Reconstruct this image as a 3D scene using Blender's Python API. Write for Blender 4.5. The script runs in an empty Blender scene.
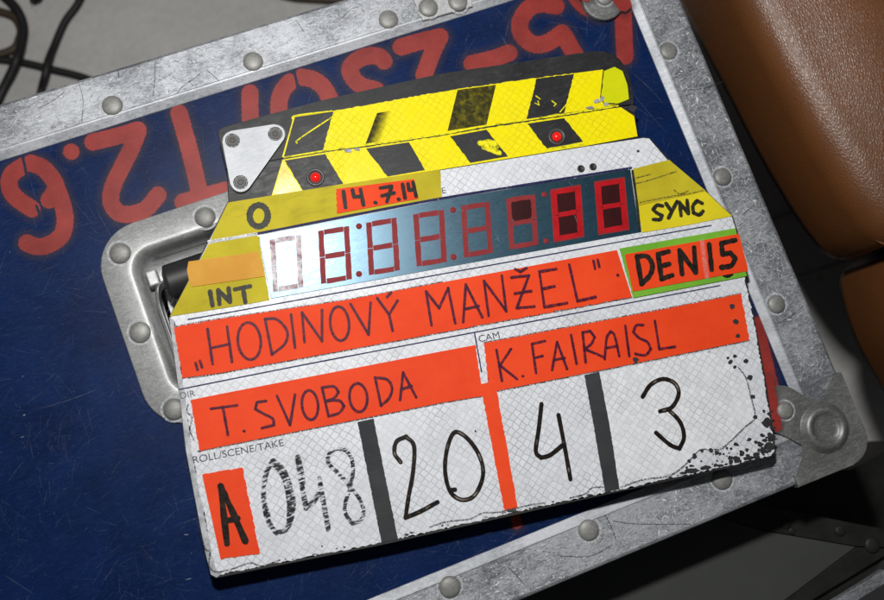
import bpy, bmesh, math, random
from mathutils import Vector, Matrix
from mathutils.geometry import tessellate_polygon
random.seed(7)
SC = bpy.context.scene
COL = SC.collection

# ------------------------------------------------------------------ camera
F, CX, CY, H = 1030.0, 442.0, 300.0, 0.486          # focal length in photo pixels, principal point, height above lid
CAM2W = Matrix(((0.92838916, -0.33467681, 0.16150849),
                (-0.35321832, -0.92977476, 0.10370977),
                (0.11545726, -0.15333078, -0.98140679)))   # columns: image right, image down, view direction
cd = bpy.data.cameras.new('camera'); cam = bpy.data.objects.new('camera', cd); COL.objects.link(cam)
cd.sensor_width = 36.0; cd.lens = F / 884.0 * 36.0
cd.clip_start = 0.02; cd.clip_end = 60.0
R3 = Matrix((CAM2W.col[0], -CAM2W.col[1], -CAM2W.col[2])).transposed()
cam.matrix_world = Matrix.Translation((0, 0, H)) @ R3.to_4x4()
cd.dof.use_dof = True; cd.dof.focus_distance = 0.485; cd.dof.aperture_fstop = 9.0
SC.camera = cam

# ------------------------------------------------------------------ light: a flash above the camera, dim room
w = bpy.data.worlds.new('World'); SC.world = w; w.use_nodes = True
bg = w.node_tree.nodes['Background']; bg.inputs[0].default_value = (0.95, 0.97, 1.0, 1); bg.inputs[1].default_value = 0.045
FLASH = Vector((0.035, 0.200, 0.520))
ld = bpy.data.lights.new('flash', 'AREA'); ld.shape = 'RECTANGLE'; ld.size = 0.042; ld.size_y = 0.028
ld.energy = 2.95; ld.color = (1.0, 0.985, 0.96)
fl = bpy.data.objects.new('flash', ld); COL.objects.link(fl); fl.location = FLASH
fl.rotation_euler = (Vector((0.09, 0.06, 0.0)) - FLASH).to_track_quat('-Z', 'Y').to_euler()
SC.view_settings.view_transform = 'Standard'; SC.view_settings.look = 'None'
SC.view_settings.exposure = 0.0; SC.view_settings.gamma = 1.0; SC.view_settings.use_curve_mapping = False

# ------------------------------------------------------------------ helpers
def P(x, y, z=0.0):
    """photo pixel -> point on the horizontal plane z"""
    d = CAM2W @ Vector(((x - CX) / F, (y - CY) / F, 1.0))
    t = (z - H) / d.z
    return Vector((d.x * t, d.y * t, z))
PX = 1.0 / 2090.0                                   # metres per pixel on the slate

def origin(par):
    o = Vector((0, 0, 0))
    while par is not None:
        o = o + par.location; par = par.parent
    return o

def link(name, me, mat, parent=None, kind=None, smooth=False):
    o = bpy.data.objects.new(name, me); COL.objects.link(o)
    if mat: me.materials.append(mat)
    if parent: o.parent = parent
    if kind: o['kind'] = kind
    if smooth: me.polygons.foreach_set('use_smooth', [True] * len(me.polygons))
    me.update()
    return o

def from_bm(name, bm, mat, parent=None, kind=None, smooth=False):
    off = origin(parent)
    if off.length > 0: bmesh.ops.translate(bm, vec=-off, verts=bm.verts)
    me = bpy.data.meshes.new(name); bm.to_mesh(me); bm.free()
    return link(name, me, mat, parent, kind, smooth)

def thing(name, label, cat, loc, group=None):
    o = bpy.data.objects.new(name, None); COL.objects.link(o); o.location = loc
    o.empty_display_size = 0.02
    o['label'] = label; o['category'] = cat
    if group: o['group'] = group
    return o

def area2(p):
    return sum(p[i].x * p[(i + 1) % len(p)].y - p[(i + 1) % len(p)].x * p[i].y for i in range(len(p)))

def rag(pts, edges, amp, step=2.2):
    """subdivide the given edges of a pixel polygon and jitter them (torn tape, chipped sheet)"""
    out = []
    n = len(pts)
    for i in range(n):
        a, b = pts[i], pts[(i + 1) % n]
        out.append(a)
        if edges == 'all' or i in edges:
            L = math.hypot(b[0] - a[0], b[1] - a[1]); k = max(2, int(L / step))
            nx, ny = -(b[1] - a[1]) / L, (b[0] - a[0]) / L
            for j in range(1, k):
                t = j / k; d = random.uniform(-amp, amp)
                out.append((a[0] + (b[0] - a[0]) * t + nx * d, a[1] + (b[1] - a[1]) * t + ny * d))
    return out

def slab(name, W, z0, z1, mat, parent, bevel=0.0, seg=2, kind=None, smooth=False):
    """prism over a world-space outline"""
    W = [Vector((p[0], p[1], 0)) for p in W]
    if area2(W) < 0: W.reverse()
    bm = bmesh.new()
    top = [bm.verts.new((p.x, p.y, z1)) for p in W]
    bot = [bm.verts.new((p.x, p.y, z0)) for p in W]
    ft = bm.faces.new(top); bm.faces.new(list(reversed(bot)))
    n = len(W)
    for i in range(n):
        j = (i + 1) % n
        bm.faces.new((bot[i], bot[j], top[j], top[i]))
    if bevel:
        bmesh.ops.bevel(bm, geom=list(ft.edges), offset=bevel, segments=seg, profile=0.6, affect='EDGES', clamp_overlap=True)
    bmesh.ops.triangulate(bm, faces=[f for f in bm.faces if len(f.verts) > 4])
    return from_bm(name, bm, mat, parent, kind, smooth)

def plate(name, px, z1, th, mat, parent, bevel=0.0, **k):
    return slab(name, [P(x, y, z1) for x, y in px], z1 - th, z1, mat, parent, bevel, **k)

def catmull(pts, sub=6):
    if len(pts) < 3: return pts
    closed = (pts[0] - pts[-1]).length < 1e-7
    q = []
    n = len(pts)
    for i in range(n - 1):
        p1, p2 = pts[i], pts[i + 1]
        p0 = pts[i - 1] if i > 0 else (pts[-2] if closed else p1 * 2 - p2)
        p3 = pts[i + 2] if i + 2 < n else (pts[1] if closed else p2 * 2 - p1)
        for s in range(sub):
            t = s / sub
            q.append(0.5 * ((2 * p1) + (p2 - p0) * t + (2 * p0 - 5 * p1 + 4 * p2 - p3) * t * t + (3 * p1 - p0 - 3 * p2 + p3) * t ** 3))
    q.append(pts[-1])
    return q

class Ribbons:
    """flat strokes with round ends; attribute 'a' runs 1 -> 0 across the soft edge"""
    def __init__(s): s.v = []; s.f = []; s.a = []
    def add(s, pts, w, soft, z, alpha=1.0, wob=0.0, cap=True, taper=False):
        pts = [Vector((p[0], p[1], 0)) for p in pts]
        n = len(pts)
        if n < 2: return
        dirs = []
        for i in range(n):
            a = pts[max(i - 1, 0)]; b = pts[min(i + 1, n - 1)]
            d = b - a
            dirs.append(d.normalized() if d.length > 1e-9 else Vector((1, 0, 0)))
        rows = []
        K = 5
        def row(p, d, wi, wo, ei, eo, zz, al):
            nrm = Vector((-d.y, d.x, 0))
            base = len(s.v)
            for sgn, ww, ee, aa in ((1, wo, eo, 0), (1, wi, ei, al), (-1, wi, ei, al), (-1, wo, eo, 0)):
                q = p + nrm * sgn * ww + d * ee
                s.v.append((q.x, q.y, zz)); s.a.append(aa)
            rows.append(base)
        dz = 2.0e-5 / n
        if cap:
            for k in range(K, 0, -1):
                t = k / K * math.pi / 2
                row(pts[0], dirs[0], w * math.cos(t) + 1e-7, (w + soft) * math.cos(t) + 2e-7, -w * math.sin(t), -(w + soft) * math.sin(t), z, alpha)
        for i in range(n):
            ww = w * (1 + random.uniform(-wob, wob)); al = alpha
            if taper:
                t = i / (n - 1); al = alpha * min(1, 5 * t, 5 * (1 - t)); ww = w * (0.35 + 0.65 * math.sin(math.pi * t))
            row(pts[i], dirs[i], ww, ww + soft, 0, 0, z + dz * i, al)
        if cap:
            for k in range(1, K + 1):
                t = k / K * math.pi / 2
                row(pts[-1], dirs[-1], w * math.cos(t) + 1e-7, (w + soft) * math.cos(t) + 2e-7, w * math.sin(t), (w + soft) * math.sin(t), z + dz * n, alpha)
        for r0, r1 in zip(rows, rows[1:]):
            for c in range(3):
                s.f.append((r0 + c, r0 + c + 1, r1 + c + 1, r1 + c))
    def build(s, name, mat, parent, kind=None):
        off = origin(parent)
        me = bpy.data.meshes.new(name)
        me.from_pydata([(x - off.x, y - off.y, z - off.z) for x, y, z in s.v], [], s.f)
        at = me.attributes.new('a', 'FLOAT', 'POINT'); at.data.foreach_set('value', s.a)
        return link(name, me, mat, parent, kind)

def split(pts):
    out = [[pts[0]]]
    for i in range(1, len(pts)):
        out[-1].append(pts[i])
        if i < len(pts) - 1:
            a = pts[i] - pts[i - 1]; b = pts[i + 1] - pts[i]
            if a.length > 1e-9 and b.length > 1e-9 and a.angle(b) > math.radians(62):
                out.append([pts[i]])
    return out

def strokes(name, lst, wpx, z, mat, parent, soft=0.5, wob=0.15, alpha=1.0, kind=None, jit=0.0):
    rb = Ribbons(); zz = z
    for st in lst:
        W = [P(x + random.uniform(-jit, jit), y + random.uniform(-jit, jit), z) for x, y in st]
        for part in split(W):
            q = catmull(part) if len(part) > 2 else [part[0].lerp(part[1], t / 6) for t in range(7)]
            rb.add(q, wpx * PX / 2, soft * PX, zz, alpha, wob)
            zz += 2.2e-5
    return rb.build(name, mat, parent, kind)

def el(cx, cy, rx, ry, tilt=0.17, n=14, a0=-2.0):
    """hand-drawn oval"""
    r = []
    for i in range(n + 1):
        t = a0 + 2 * math.pi * i / n
        x, y = rx * math.cos(t), ry * math.sin(t)
        r.append((cx + x + y * tilt * 0.6, cy + y - x * 0.10))
    r[-1] = r[0]
    return r

def lathe(name, c, prof, mat, parent, seg=28, flip=False):
    """surface of revolution about a vertical axis at c; prof = (r, z) from outside in"""
    bm = bmesh.new(); rings = []
    for r, z in prof:
        if r < 1e-7: rings.append([bm.verts.new((c[0], c[1], c[2] + z))])
        else: rings.append([bm.verts.new((c[0] + r * math.cos(2 * math.pi * k / seg), c[1] + r * math.sin(2 * math.pi * k / seg), c[2] + z)) for k in range(seg)])
    for A, B in zip(rings, rings[1:]):
        for k in range(seg):
            j = (k + 1) % seg
            if len(A) == 1: bm.faces.new((A[0], B[j], B[k]))
            elif len(B) == 1: bm.faces.new((A[k], A[j], B[0]))
            else: bm.faces.new((A[k], A[j], B[j], B[k]))
    bmesh.ops.recalc_face_normals(bm, faces=bm.faces)
    return from_bm(name, bm, mat, parent, smooth=True)

def tube(name, pts, r, mat, parent, seg=12, sub=6, closed_caps=True):
    pts = catmull([Vector(p) for p in pts], sub)
    rr = r if callable(r) else (lambda t: r)
    bm = bmesh.new(); rings = []
    n = len(pts); up = Vector((0, 0, 1))
    for i, p in enumerate(pts):
        d = (pts[min(i + 1, n - 1)] - pts[max(i - 1, 0)]).normalized()
        u = d.cross(up)
        if u.length < 1e-4: u = d.cross(Vector((1, 0, 0)))
        u.normalize(); v = d.cross(u)
        rad = rr(i / (n - 1))
        rings.append([bm.verts.new(p + (u * math.cos(2 * math.pi * k / seg) + v * math.sin(2 * math.pi * k / seg)) * rad) for k in range(seg)])
    for A, B in zip(rings, rings[1:]):
        for k in range(seg):
            j = (k + 1) % seg; bm.faces.new((A[k], A[j], B[j], B[k]))
    bm.faces.new(rings[0]); bm.faces.new(rings[-1])
    bmesh.ops.recalc_face_normals(bm, faces=bm.faces)
    return from_bm(name, bm, mat, parent, smooth=True)

# ------------------------------------------------------------------ materials
class N:
    def __init__(s, name):
        s.m = bpy.data.materials.new(name); s.m.use_nodes = True
        s.t = s.m.node_tree; s.b = s.t.nodes['Principled BSDF']
        s.tc = None
    def new(s, typ, **k):
        n = s.t.nodes.new(typ)
        for a, v in k.items(): setattr(n, a, v)
        return n
    def lk(s, a, b): s.t.links.new(a, b)
    def coord(s, rot=0.0, scale=(1, 1, 1)):
        tc = s.new('ShaderNodeTexCoord'); mp = s.new('ShaderNodeMapping')
        s.lk(tc.outputs['Object'], mp.inputs['Vector'])
        mp.inputs['Rotation'].default_value[2] = rot; mp.inputs['Scale'].default_value = scale
        return mp.outputs[0]
    def noise(s, scale, detail=4, rough=0.55, vec=None, dist=0.0):
        n = s.new('ShaderNodeTexNoise'); n.inputs['Scale'].default_value = scale
        n.inputs['Detail'].default_value = detail; n.inputs['Roughness'].default_value = rough
        n.inputs['Distortion'].default_value = dist
        s.lk(vec if vec is not None else s.coord(), n.inputs['Vector'])
        return n.outputs['Fac']
    def ramp(s, fac, stops):
        r = s.new('ShaderNodeValToRGB'); e = r.color_ramp.elements
        while len(e) < len(stops): e.new(0.5)
        for i, (p, c) in enumerate(stops):
            e[i].position = p; e[i].color = c if len(c) == 4 else (*c, 1)
        s.lk(fac, r.inputs[0]); return r.outputs[0]
    def g(s, fac, lo, hi, a=0.0, b=1.0):
        r = s.new('ShaderNodeMapRange'); r.inputs[1].default_value = lo; r.inputs[2].default_value = hi
        r.inputs[3].default_value = a; r.inputs[4].default_value = b
        s.lk(fac, r.inputs[0]); return r.outputs[0]
    def mix(s, fac, a, b, typ='MIX'):
        n = s.new('ShaderNodeMix', data_type='RGBA', blend_type=typ)
        for sock, v in ((n.inputs[0], fac), (n.inputs[6], a), (n.inputs[7], b)):
            if hasattr(v, 'links') or isinstance(v, bpy.types.NodeSocket): s.lk(v, sock)
            elif isinstance(v, (int, float)): sock.default_value = v
            else: sock.default_value = (*v[:3], 1)
        return n.outputs[2]
    def mul(s, a, b, op='MULTIPLY'):
        n = s.new('ShaderNodeMath', operation=op)
        for i, v in enumerate((a, b)):
            if isinstance(v, (int, float)): n.inputs[i].default_value = v
            else: s.lk(v, n.inputs[i])
        return n.outputs[0]
    def attr(s, name='a'):
        n = s.new('ShaderNodeAttribute', attribute_name=name); return n.outputs['Fac']
    def bump(s, h, strength=0.3, dist=0.0003, chain=None):
        n = s.new('ShaderNodeBump'); n.inputs['Strength'].default_value = strength; n.inputs['Distance'].default_value = dist
        s.lk(h, n.inputs['Height'])
        if chain is not None: s.lk(chain, n.inputs['Normal'])
        s.lk(n.outputs[0], s.b.inputs['Normal']); return n.outputs[0]
    def set(s, **k):
        for a, v in k.items():
            i = s.b.inputs[a.replace('_', ' ')]
            if isinstance(v, bpy.types.NodeSocket): s.lk(v, i)
            elif isinstance(v, tuple) and len(v) == 3: i.default_value = (*v, 1)
            else: i.default_value = v
        return s

SLATE_ROT = math.radians(9.42)
M = {}
def mat_aluminium(name, lo, hi, metallic=0.5, r0=0.45, r1=0.65, speck=True, con=1.0):
    n = N(name); c = n.coord()
    big = n.noise(38, 5, 0.6, c); fine = n.noise(1100, 4, 0.75, c)
    st = n.noise(330, 7, 0.8, n.coord(0.4, (1, 2.2, 1)), 1.4)
    st2 = n.noise(240, 7, 0.8, n.coord(-0.9, (1, 3.5, 1)), 0.8)
    f = n.mul(n.mul(n.mul(big, 0.35), n.mul(st, 0.35), 'ADD'), n.mul(st2, 0.30), 'ADD')
    col = n.ramp(f, [(0.445, lo), (0.555, hi)])
    if speck:
        sp = n.g(n.noise(300, 6, 0.8, n.coord(2.0, (1, 2.5, 1)), 1.5), 0.56, 0.68)
        col = n.mix(n.mul(sp, 0.5), col, (0.09, 0.09, 0.095))
        sp2 = n.g(n.noise(260, 6, 0.85, n.coord(1.1, (1, 4, 1)), 1.5), 0.56, 0.68)
        col = n.mix(n.mul(sp2, 0.45), col, (0.80, 0.81, 0.83))
    n.set(Base_Color=col, Metallic=metallic, Roughness=n.g(st, 0.35, 0.65, r0, r1))
    n.b.inputs['Specular IOR Level'].default_value = 0.3
    n.bump(n.mul(n.mul(fine, 0.5), st, 'ADD'), 0.22, 0.00018)
    M[name] = n.m; return n
mat_aluminium('alu', (0.17, 0.18, 0.20), (0.49, 0.51, 0.545), 0.5, 0.34, 0.60)
mat_aluminium('alu_lip', (0.30, 0.315, 0.34), (0.52, 0.54, 0.575), 0.35, 0.42, 0.65)
mat_aluminium('steel', (0.36, 0.37, 0.37), (0.54, 0.55, 0.545), 0.45, 0.42, 0.6)
mat_aluminium('bracket_steel', (0.17, 0.175, 0.17), (0.31, 0.315, 0.31), 0.55, 0.36, 0.55)
mat_aluminium('rivet_steel', (0.20, 0.20, 0.19), (0.31, 0.31, 0.295), 0.3, 0.45, 0.6, False)
mat_aluminium('screw_steel', (0.09, 0.09, 0.085), (0.16, 0.155, 0.15), 0.3, 0.5, 0.65, False)
mat_aluminium('hinge_metal', (0.38, 0.395, 0.42), (0.49, 0.505, 0.53), 0.35, 0.52, 0.62, False)
n = N('chrome'); n.set(Base_Color=(0.75, 0.75, 0.76), Metallic=1.0, Roughness=0.16); M['chrome'] = n.m

n = N('blue_laminate'); c = n.coord()
f = n.noise(28, 6, 0.65, c, 0.5); haze = n.g(n.noise(9, 4, 0.6, c), 0.48, 0.75)
col = n.ramp(f, [(0.32, (0.0018, 0.0098, 0.050)), (0.68, (0.0034, 0.0185, 0.088))])
fine = n.noise(260, 5, 0.8, n.coord(0.7, (1, 5, 1)), 1.0)
col = n.mix(n.g(fine, 0.52, 0.80, 0, 0.30), n.mix(n.g(n.noise(140, 7, 0.8, n.coord(-0.5, (1, 2.5, 1)), 1.8), 0.50, 0.72, 0, 0.20), col, (0.045, 0.062, 0.125)), (0.045, 0.068, 0.15))
col = n.mix(n.mul(haze, 0.10), col, (0.07, 0.08, 0.13))
n.set(Base_Color=col, Roughness=n.g(fine, 0.3, 0.8, 0.28, 0.48)); n.b.inputs['Specular IOR Level'].default_value = 0.10
n.bump(fine, 0.10, 0.0002); M['blue'] = n.m

n = N('red_spray_paint'); c = n.coord()
core = n.attr('a'); rim = n.attr('h')
grit = n.noise(1500, 3, 0.75, c)
core = n.g(n.mul(core, n.g(grit, 0.3, 0.7, -0.22, 0.22), 'ADD'), 0.30, 0.62)
rim = n.mul(n.mul(rim, n.g(grit, 0.35, 0.65, 0.15, 1.0)), 0.62)
worn = n.g(n.noise(330, 6, 0.8, n.coord(0.5, (1, 3, 1)), 0.8), 0.58, 0.72)
hole_ = n.g(n.noise(210, 6, 0.85, n.coord(0.9, (1, 2, 1)), 1.0), 0.66, 0.72)
red = n.ramp(n.noise(60, 4, 0.6, c), [(0.3, (0.215, 0.020, 0.017)), (0.7, (0.33, 0.037, 0.030))])
red = n.mix(n.mul(worn, 0.6), red, (0.13, 0.035, 0.05)); red = n.mix(n.g(n.noise(200, 6, 0.8, n.coord(-0.3, (1, 4, 1)), 1.2), 0.55, 0.7, 0, 0.30), red, (0.40, 0.10, 0.085))
al = n.mul(core, n.mul(n.mul(hole_, -0.8), 1.0, 'ADD'))
al = n.mul(al, rim, 'MAXIMUM')
n.set(Base_Color=n.mix(core, (0.065, 0.048, 0.062), red), Roughness=0.5, Alpha=al); n.b.inputs['Specular IOR Level'].default_value = 0.25; n.bump(n.noise(700, 3, 0.6, c), 0.12, 0.0002); M['red_paint'] = n.m

def mat_sheet(name, base, line, var=0.10, spec=0.35, dirt=0.20):
    n = N(name); c = n.coord(math.radians(45) + SLATE_ROT, (1, 1, 0))
    wv = n.new('ShaderNodeVectorMath', operation='ADD')
    nz = n.new('ShaderNodeTexNoise'); nz.inputs['Scale'].default_value = 130; n.lk(c, nz.inputs['Vector'])
    sc = n.new('ShaderNodeVectorMath', operation='SCALE'); sc.inputs['Scale'].default_value = 0.0016
    n.lk(nz.outputs['Color'], sc.inputs[0]); n.lk(c, wv.inputs[0]); n.lk(sc.outputs[0], wv.inputs[1])
    e = n.new('ShaderNodeTexVoronoi', feature='DISTANCE_TO_EDGE', voronoi_dimensions='2D'); k = n.new('ShaderNodeTexVoronoi', feature='F1', voronoi_dimensions='2D')
    for v in (e, k):
        v.inputs['Scale'].default_value = 345; v.inputs['Randomness'].default_value = 0.26; n.lk(wv.outputs[0], v.inputs['Vector'])
    bw = n.new('ShaderNodeSeparateColor'); n.lk(k.outputs['Color'], bw.inputs[0])
    shade = n.g(bw.outputs[0], 0, 1, 1 - var, 1.0)
    ln = n.g(e.outputs['Distance'], 0.02, 0.10)
    ww = n.g(n.noise(60, 3, 0.6), 0.35, 0.65, 0.25, 0.95)
    lnf = n.mul(n.mul(ln, 1.0, 'SUBTRACT'), ww)           # -ww..0
    lnf = n.mul(lnf, 1.0, 'ADD')
    col = n.mix(lnf, line, base)
    g = n.new('ShaderNodeCombineColor')
    for i in range(3): n.lk(shade, g.inputs[i])
    col = n.mix(1.0, col, g.outputs[0], 'MULTIPLY')
    d = n.g(n.noise(26, 7, 0.75, None, 0.6), 0.47, 0.74)
    col = n.mix(n.mul(d, dirt), col, (0.12, 0.12, 0.12))
    n.set(Base_Color=col, Roughness=n.g(n.noise(60, 5, 0.7), 0.35, 0.65, 0.28, 0.5)); n.b.inputs['Specular IOR Level'].default_value = spec
    n.bump(n.g(e.outputs['Distance'], 0.0, 0.22), 0.12, 0.0001, None)
    M[name] = n.m
mat_sheet('white_sheet', (0.75, 0.775, 0.82), (0.38, 0.40, 0.44))
mat_sheet('white_sheet_new', (0.84, 0.86, 0.89), (0.48, 0.50, 0.53), 0.12)
mat_sheet('yellow_sheet', (0.93, 0.80, 0.003), (0.66, 0.57, 0.003), 0.05, 0.12, 0.03)
mat_sheet('pale_yellow_sheet', (0.85, 0.68, 0.10), (0.62, 0.47, 0.06), 0.06, 0.4, 0.05)

def mat_tape(name, a, b, grime=(0.2, 0.1, 0.03), gr=0.15, rough=0.55):
    n = N(name); c = n.coord(SLATE_ROT)
    f = n.noise(50, 5, 0.6, c)
    col = n.ramp(f, [(0.35, a), (0.65, b)])
    weave = n.new('ShaderNodeTexWave'); weave.inputs['Scale'].default_value = 600; weave.inputs['Distortion'].default_value = 1.5; n.lk(n.coord(SLATE_ROT + math.pi / 2), weave.inputs['Vector'])
    dirt = n.g(n.noise(120, 6, 0.8, n.coord(SLATE_ROT, (0.35, 1.6, 1)), 0.3), 0.56, 0.80)
    col = n.mix(n.mul(dirt, gr), col, grime)
    n.set(Base_Color=col, Roughness=rough); n.b.inputs['Specular IOR Level'].default_value = 0.12
    b1 = n.bump(n.noise(55, 4, 0.55, n.coord(SLATE_ROT, (0.5, 1.5, 1)), 0.5), 0.22, 0.0012)
    n.bump(n.mul(weave.outputs['Fac'], n.mul(n.noise(500, 4, 0.7, c), 1.5), 'ADD'), 0.25, 0.00016, b1); M[name] = n.m
mat_tape('orange_tape', (0.80, 0.058, 0.012), (0.87, 0.072, 0.016), (0.35, 0.03, 0.012), 0.22)
mat_tape('olive_tape', (0.46, 0.38, 0.016), (0.58, 0.49, 0.024), (0.16, 0.13, 0.02), 0.5)
mat_tape('yellow_tape', (0.66, 0.55, 0.014), (0.76, 0.64, 0.020), (0.2, 0.17, 0.02), 0.3)
mat_tape('tan_tape', (0.62, 0.30, 0.040), (0.70, 0.36, 0.055), (0.3, 0.15, 0.03), 0.2)
mat_tape('green_tape', (0.15, 0.40, 0.03), (0.21, 0.50, 0.04), (0.1, 0.25, 0.03), 0.2)
mat_tape('grey_tape', (0.032, 0.034, 0.037), (0.048, 0.05, 0.053), (0.09, 0.09, 0.09), 0.3)
mat_tape('lime_patch', (0.62, 0.66, 0.004), (0.70, 0.72, 0.008), (0.3, 0.3, 0.02), 0.2, 0.4)

def mat_plain(name, a, b, rough=0.45, scale=80, metallic=0.0, bump=0.1, spec=0.5, fs=600):
    n = N(name)
    n.set(Base_Color=n.ramp(n.noise(scale, 5, 0.65), [(0.3, a), (0.7, b)]), Roughness=rough, Metallic=metallic)
    n.b.inputs['Specular IOR Level'].default_value = spec
    n.bump(n.noise(fs, 3, 0.6), bump, 0.0002); M[name] = n.m
n = N('black_stick'); sc_ = n.noise(90, 7, 0.8, n.coord(-0.3, (1, 2.6, 1)), 1.2)
col = n.ramp(n.noise(60, 5, 0.65), [(0.3, (0.011, 0.011, 0.012)), (0.7, (0.022, 0.023, 0.025))])
col = n.mix(n.g(sc_, 0.52, 0.72, 0, 0.5), col, (0.075, 0.077, 0.08)); col = n.mix(n.g(n.noise(420, 5, 0.8, n.coord(0.8, (1, 3, 1)), 1.0), 0.62, 0.70, 0, 0.6), col, (0.16, 0.16, 0.165))
n.set(Base_Color=col, Roughness=n.g(sc_, 0.3, 0.7, 0.35, 0.6)); n.b.inputs['Specular IOR Level'].default_value = 0.25; n.bump(sc_, 0.08, 0.0002); M['black_stick'] = n.m
mat_plain('slate_edge', (0.010, 0.009, 0.009), (0.022, 0.020, 0.019), 0.5)
mat_plain('worn_edge', (0.26, 0.27, 0.29), (0.60, 0.61, 0.63), 0.5, 260, spec=0.2)
mat_plain('rubber', (0.012, 0.012, 0.013), (0.022, 0.022, 0.023), 0.5)
mat_plain('cable_rubber', (0.009, 0.009, 0.009), (0.016, 0.016, 0.016), 0.55)
mat_plain('brown_cable', (0.055, 0.035, 0.022), (0.075, 0.05, 0.03), 0.55)
mat_plain('hole', (0.006, 0.006, 0.006), (0.010, 0.010, 0.010), 0.5)
mat_plain('chip_black', (0.010, 0.010, 0.012), (0.030, 0.030, 0.033), 0.55, 300)
mat_plain('grey_chip', (0.16, 0.165, 0.18), (0.46, 0.47, 0.50), 0.5, 300, spec=0.2)
mat_plain('segment_red', (0.225, 0.024, 0.028), (0.285, 0.034, 0.036), 0.5, 120, spec=0.08)
mat_plain('segment_bright', (0.36, 0.006, 0.010), (0.50, 0.010, 0.016), 0.4, 120, spec=0.1)
mat_plain('segment_glare', (0.20, 0.06, 0.08), (0.85, 0.82, 0.85), 0.5, 330, spec=0.2)  # white flash glare on the first digit, painted into its colour
mat_plain('digit_dark', (0.028, 0.005, 0.006), (0.045, 0.007, 0.008), 0.4, 120, spec=0.1)
mat_plain('lens_grey', (0.04, 0.04, 0.042), (0.07, 0.07, 0.072), 0.4)
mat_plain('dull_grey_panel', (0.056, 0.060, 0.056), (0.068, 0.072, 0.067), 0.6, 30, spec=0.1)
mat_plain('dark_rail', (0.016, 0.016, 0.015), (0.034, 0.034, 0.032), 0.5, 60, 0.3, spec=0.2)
mat_plain('print_ink', (0.012, 0.012, 0.035), (0.03, 0.03, 0.06), 0.5)

n = N('display_acrylic'); c = n.coord(SLATE_ROT)
sm = n.noise(200, 6, 0.8, n.coord(0.6, (1, 3, 1)), 1.2)
n.set(Base_Color=n.ramp(n.noise(35, 4, 0.6, c), [(0.3, (0.003, 0.020, 0.034)), (0.7, (0.005, 0.030, 0.050))]), Roughness=n.g(sm, 0.3, 0.7, 0.27, 0.36))
n.b.inputs['Specular IOR Level'].default_value = 1.0; n.b.inputs['IOR'].default_value = 1.53; n.b.inputs['Specular Tint'].default_value = (0.50, 0.78, 1.0, 1)
n.bump(sm, 0.06, 0.0002); M['display'] = n.m

n = N('red_lamp'); n.set(Base_Color=(0.75, 0.01, 0.008), Roughness=0.12, Coat_Weight=0.6)
n.b.inputs['Emission Color'].default_value = (1, 0.02, 0.01, 1); n.b.inputs['Emission Strength'].default_value = 0.25; M['red_lamp'] = n.m

def mat_ink(name, a, b, thr=(0.25, 0.45), lo=0.55, rough=0.4, scale=900, stretch=(1, 1, 1), spec=0.08, rot=0.0):
    n = N(name); c = n.coord(SLATE_ROT + rot, stretch)
    f = n.noise(scale, 4, 0.7, c)
    al = n.mul(n.g(n.attr(), 0.05, 0.7), n.g(f, thr[0], thr[1], lo, 1.0))
    n.set(Base_Color=n.ramp(n.noise(500, 3, 0.6, c), [(0.35, a), (0.65, b)]), Roughness=rough, Alpha=al); n.b.inputs['Specular IOR Level'].default_value = spec; M[name] = n.m
mat_ink('ink_purple', (0.045, 0.010, 0.030), (0.095, 0.020, 0.045), (0.34, 0.56), 0.42)
mat_ink('ink_black', (0.010, 0.009, 0.008), (0.030, 0.024, 0.02), (0.3, 0.5), 0.72)
mat_ink('ink_olive', (0.018, 0.018, 0.012), (0.045, 0.045, 0.03), (0.3, 0.5), 0.70)
mat_ink('ink_glossy', (0.006, 0.005, 0.005), (0.022, 0.016, 0.013), (0.27, 0.36), 0.45, 0.25, 700, spec=0.4)
mat_ink('ink_dry', (0.008, 0.008, 0.010), (0.05, 0.05, 0.054), (0.44, 0.56), 0.0, 0.4, 640, (0.38, 2.0, 1), rot=0.75)
mat_ink('ink_streak', (0.16, 0.13, 0.10), (0.30, 0.26, 0.21), (0.56, 0.66), 0.0, 0.3, 120)
mat_ink('print_line', (0.010, 0.010, 0.06), (0.03, 0.03, 0.10), (0.30, 0.4), 0.35, 0.5, 250)
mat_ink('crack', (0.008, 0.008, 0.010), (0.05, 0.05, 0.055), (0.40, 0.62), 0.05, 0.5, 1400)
mat_ink('scratch_light', (0.55, 0.57, 0.60), (0.85, 0.87, 0.90), (0.35, 0.6), 0.2, 0.35, 1200)
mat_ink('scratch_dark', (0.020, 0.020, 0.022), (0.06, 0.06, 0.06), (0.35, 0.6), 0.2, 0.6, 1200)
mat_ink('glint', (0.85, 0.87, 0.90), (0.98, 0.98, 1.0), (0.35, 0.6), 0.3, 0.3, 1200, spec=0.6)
mat_ink('scratch_blue', (0.16, 0.19, 0.27), (0.30, 0.33, 0.40), (0.36, 0.60), 0.15, 0.5, 1200)
mat_ink('faded_black', (0.012, 0.012, 0.010), (0.035, 0.032, 0.012), (0.34, 0.58), 0.66, 0.45, 300)
mat_ink('scuff_yellow', (0.80, 0.74, 0.01), (0.9, 0.82, 0.02), (0.35, 0.5), 0.3, 0.45, 500)

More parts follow.
